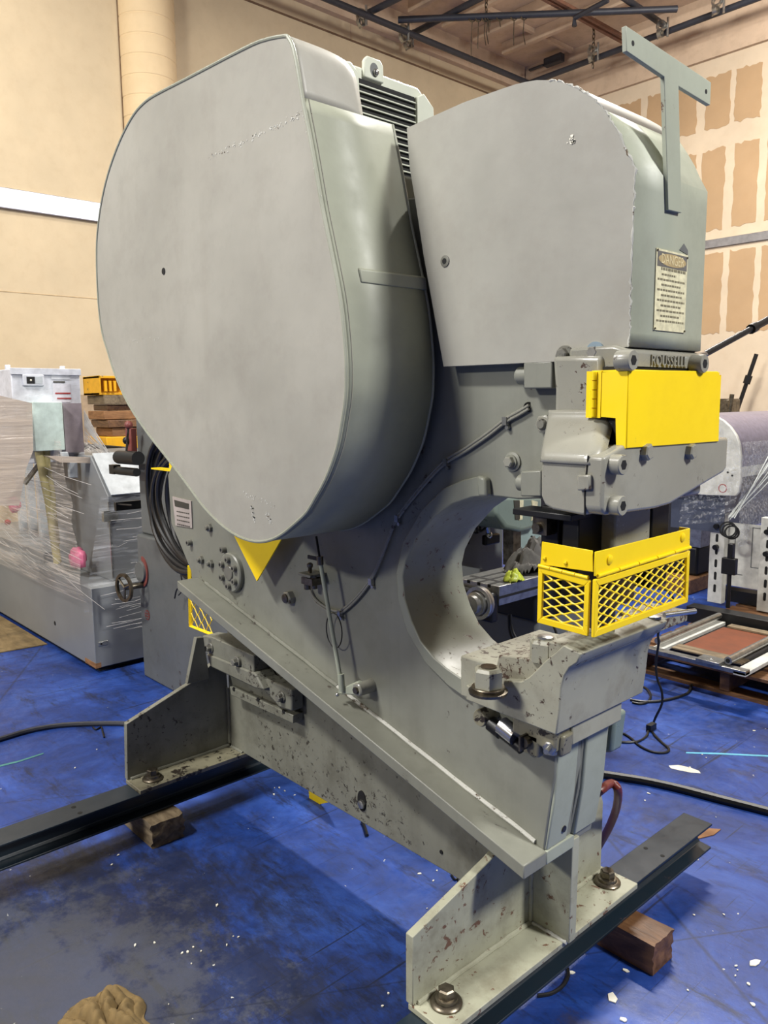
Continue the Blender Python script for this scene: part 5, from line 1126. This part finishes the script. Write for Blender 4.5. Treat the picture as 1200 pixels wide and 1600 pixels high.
# ---- cords and hoses on the floor
def floorpath(name, pts, r, mat, label, cat, k=6):
    return one(name, G().tube(smooth_path([(p[0], p[1], max(p[2], r * .9)) for p in pts], k), r, 8), mat, label, cat)
floorpath('air_hose', [(-1.659, 2.622, 0.01), (-1.583, 2.663, 0.01), (-1.474, 2.715, 0.01), (-1.361, 2.752, 0.01), (-1.247, 2.778, 0.01), (-1.138, 2.804, 0.01), (-0.994, 2.838, 0.01)], .016, 'rubber', 'thick black hose lying across the floor at the right, behind the front beam', 'hose')
floorpath('air_hose', [(-3.683, 0.911, 0.01), (-3.674, 0.989, 0.01), (-3.679, 1.115, 0.01), (-3.645, 1.234, 0.01), (-3.562, 1.352, 0.01), (-3.436, 1.484, 0.01), (-3.318, 1.554, 0.01)], .012, 'bpipe', 'dark hose lying on the floor at the left, toward the rear foot', 'hose')
hang = [(-1.73, 3.25, 0.458), (-1.73, 3.25, 0.398), (-1.739, 3.25, 0.305), (-1.73, 3.25, 0.232), (-1.706, 3.25, 0.177), (-1.703, 3.25, 0.117), (-1.732, 3.25, 0.041), (-1.746, 3.25, -0.013)] 
fl = [(-1.694, 3.167, 0.004), (-1.621, 3.107, 0.004), (-1.568, 3.069, 0.004), (-1.559, 3.024, 0.004), (-1.599, 2.991, 0.004), (-1.666, 3.003, 0.004), (-1.74, 3.05, 0.004), (-1.791, 3.066, 0.004), (-1.792, 3.025, 0.004), (-1.759, 2.981, 0.004), (-1.725, 2.998, 0.004), (-1.697, 3.046, 0.004), (-1.701, 3.119, 0.004), (-1.724, 3.176, 0.004)]
hang = [(-1.86, 3.215, .72), (-1.78, 3.24, .70), (-1.66, 3.25, .60)] + hang
one('power_cord', G().tube(smooth_path(hang + fl, 5), .0055, 8).box(fl[-1][0] - .012, fl[-1][0] + .012, fl[-1][1], fl[-1][1] + .05, 0.001, .03), 'rubber', 'thin black cord dangling past the bed and looping on the blue floor', 'cord')
floorpath('power_cord', [(-1.976, 3.45, 0.004), (-1.918, 3.473, 0.004), (-1.868, 3.538, 0.004), (-1.834, 3.635, 0.004), (-1.823, 3.747, 0.004), (-1.867, 3.874, 0.004)], .007, 'rubber', 'black cord running right on the floor beyond the bed', 'cord')
floorpath('power_cord', [(-2.04, 3.668, 0.004), (-1.989, 3.641, 0.004), (-1.932, 3.571, 0.004), (-1.903, 3.489, 0.004), (-1.916, 3.439, 0.004), (-1.951, 3.427, 0.004)], .006, 'rubber', 'small loop of black cord just right of the bed', 'cord')
floorpath('wire_scrap', [(-3.529, 1.354, 0.004), (-3.49, 1.353, 0.004), (-3.502, 1.382, 0.004), (-3.455, 1.368, 0.004), (-3.38, 1.345, 0.004)], .004, 'black', 'bent scrap of black wire on the floor before the left hose', 'wire')
floorpath('wire_scrap', [(-1.59, 1.719, 0.004), (-1.563, 1.707, 0.004), (-1.561, 1.72, 0.004), (-1.534, 1.69, 0.004)], .003, 'black', 'thin wire curl on the floor beneath the front gusset', 'wire')
floorpath('cable_end', [(-2.025, 1.72, 0.004), (-1.986, 1.699, 0.004), (-1.943, 1.672, 0.004)], .006, 'rubber', 'short black cable stub on the floor under the base web', 'cable')
floorpath('power_cord', [(-1.086, 1.496, 0.004), (-1.067, 1.529, 0.004), (-1.063, 1.573, 0.004), (-1.074, 1.611, 0.004), (-1.094, 1.635, 0.004)], .005, 'rubber', 'black wire loop on the floor in front of the front beam', 'wire')
rg = [(-1.745, 0.661, 0.002)][0]
cloth('brown_rag', (rg[0] - .0, rg[1] - .01, .002), .12, .10, .045, 'ragb', 'crumpled brown rag on the floor at the bottom left edge', 'rag', 3, 64)
fp = [(-2.361, 1.732), (-2.206, 1.73), (-2.239, 1.646)]
one('yellow_sheet_scrap', G().prism('y', [(-2.306, 0.081), (-2.08, 0.102), (-2.152, 0.044), (-2.299, -0.033)], 1.69, 1.694), 'yellow', 'yellow pointed sheet corner standing on the floor below the base web', 'sheet')
# paint flakes and crumbs
def flake(px, r, label=None, elong=1.0, rot=0.0, mat='chipw'):
    m = rnd.randint(5, 8); g = G(); pts = []
    for q in range(m):
        a = 2 * math.pi * q / m; rr = r * rnd.uniform(.6, 1.2); x = rr * math.cos(a) * elong; y = rr * math.sin(a)
        pts.append((px[0] + x * math.cos(rot) - y * math.sin(rot), px[1] + x * math.sin(rot) + y * math.cos(rot)))
    return g.prism('z', pts, .0008, .0035)
big = (([(-0.765, 2.015)][0], .012, 2.2, 1.2, 'long cream paint flake on the blue floor near the lower right edge'), ([(-0.954, 1.63)][0], .018, 1.6, -.6, 'crumbled cream flake on the floor at the bottom right'),
       ([(-0.983, 1.741)][0], .009, 1.6, .3, 'small tan flake by the brown timber block'), ([(-0.897, 1.588)][0], .012, 1.0, 0, 'white chip at the bottom edge below the crumbled flake'),
       ([(-1.078, 1.629)][0], .011, 1.2, .8, 'cream chip close against the front beam'), ([(-0.705, 1.865)][0], .007, 1.2, 0, 'tiny cream chip at the lower right corner'))
for px, r, el, ro, lb in big: one('paint_flake', flake(px, r * .75, None, el, ro), 'chipw', lb, 'flake', group='paint flakes on the floor')
one('wood_chip', flake([(-1.148, 2.543)][0], .03, None, 2.2, 1.2), 'pine', 'pale wood chip on the floor under the far end of the front beam', 'chip')
g = G()
FL = [(-1.85, 0.925), (-1.824, 0.934), (-1.835, 0.952), (-1.827, 1.022), (-1.823, 1.034), (-1.808, 0.921), (-2.005, 0.84), (-1.963, 0.838), (-1.709, 0.816), (-1.647, 0.954), (-2.416, 0.986), (-2.396, 0.964), (-2.434, 1.656), (-2.391, 1.613), (-1.819, 1.673), (-1.738, 1.677), (-1.734, 1.719), (-1.648, 1.736), (-1.63, 1.652), (-1.925, 1.734), (-1.454, 2.945), (-1.42, 2.948), (-1.389, 2.956), (-1.451, 2.982), (-1.419, 2.973), (-1.374, 3.105), (-0.773, 1.955), (-0.753, 1.936), (-0.958, 1.939), (-0.954, 2.063), (-0.911, 2.151), (-1.107, 2.66), (-1.452, 2.63), (-1.267, 2.257), (-1.42, 3.144), (-1.401, 3.544), (-1.092, 2.362), (-1.769, 1.282), (-1.546, 1.201), (-1.548, 0.995), (-1.966, 1.072), (-1.348, 1.208), (-1.598, 1.337), (-2.827, 0.843), (-1.973, 0.541), (-3.168, 1.138), (-3.294, 1.271), (-1.534, 1.532), (-0.832, 1.669), (-0.808, 1.786)]
for p_ in FL:
    for k in range(rnd.randint(0, 2)):
        f_ = flake((p_[0] + rnd.gauss(0, .02), p_[1] + rnd.gauss(0, .02)), rnd.uniform(.0012, .0042), None, rnd.uniform(1, 2.2), rnd.uniform(0, 3)); g.add(f_.v, f_.f)
o = obj('paint_crumbs', g, 'chipw', kind='stuff'); o['label'] = 'tiny white paint crumbs scattered over the blue floor'; o['category'] = 'crumbs'
o = one('paint_smear', G().prism('z', [(-1.493, 2.928), (-1.469, 2.962), (-1.425, 2.974), (-1.387, 2.973), (-1.371, 2.957), (-1.4, 2.935), (-1.446, 2.919), (-1.476, 2.912)], .0004, .0012), 'chipw', 'white scraped smear on the blue floor near the thick black hose', 'smear')

one('chalk_line', G().prism('z', [(-1.505, 3.098), (-1.412, 3.186), (-1.253, 3.318), (-1.223, 3.34), (-1.218, 3.328), (-1.405, 3.171), (-1.499, 3.087)], .0004, .0012), plain('cyan_chalk', (96, 176, 206)), 'thin cyan chalk line on the floor at the right, above the thick black hose', 'line')
one('chalk_line', G().prism('z', [(-3.428, 0.864), (-3.41, 0.986), (-3.415, 1.089), (-3.402, 1.084), (-3.394, 0.981), (-3.41, 0.859)], .0004, .0012), plain('green_chalk', (70, 130, 130)), 'faint green chalk line on the floor at the left edge', 'line')

g = G()
for k in range(26):
    a = Vector([(-4.74, 1.888, 1.468)][0]).lerp(Vector([(-4.74, 1.876, 1.227)][0]), k / 26); b = Vector([(-4.6, 1.958, 1.21)][0]).lerp(Vector([(-4.6, 2.027, 1.168)][0]), k / 26) + Vector((0, 0, rnd.uniform(-.02, .02)))
    g.tube([a, a.lerp(b, .5) - Vector((0, 0, .015)), b], rnd.uniform(.0012, .003), 5)
for k in range(46):  # highlight streaks on the bin's film, modelled as thin pale strands
    z = rnd.uniform(.22, .50) if k % 3 else rnd.uniform(.5, .95); y0_ = rnd.uniform(1.7, 2.0); L = rnd.uniform(.06, .3)
    g.tube([(-4.205, y0_, z), (-4.203, y0_ + L / 2, z + rnd.uniform(-.006, .01)), (-4.205, y0_ + L, z + rnd.uniform(-.01, .02))], rnd.uniform(.0006, .0017), 4)
for k in range(50):
    x = rnd.uniform(-6.2, -4.5); z = rnd.uniform(.45, 1.15); L = rnd.uniform(.15, .7); sl = rnd.uniform(-.25, .02)
    g.tube([(x, 1.61, z), (x + L / 2, 1.605, z + sl * L / 2 - .006), (x + L, 1.61, z + sl * L)], rnd.uniform(.0006, .0016), 4)
obj('film_strands_glints', g, plain('pale_film_glint', (176, 174, 172), .25), wm, kind='stuff')
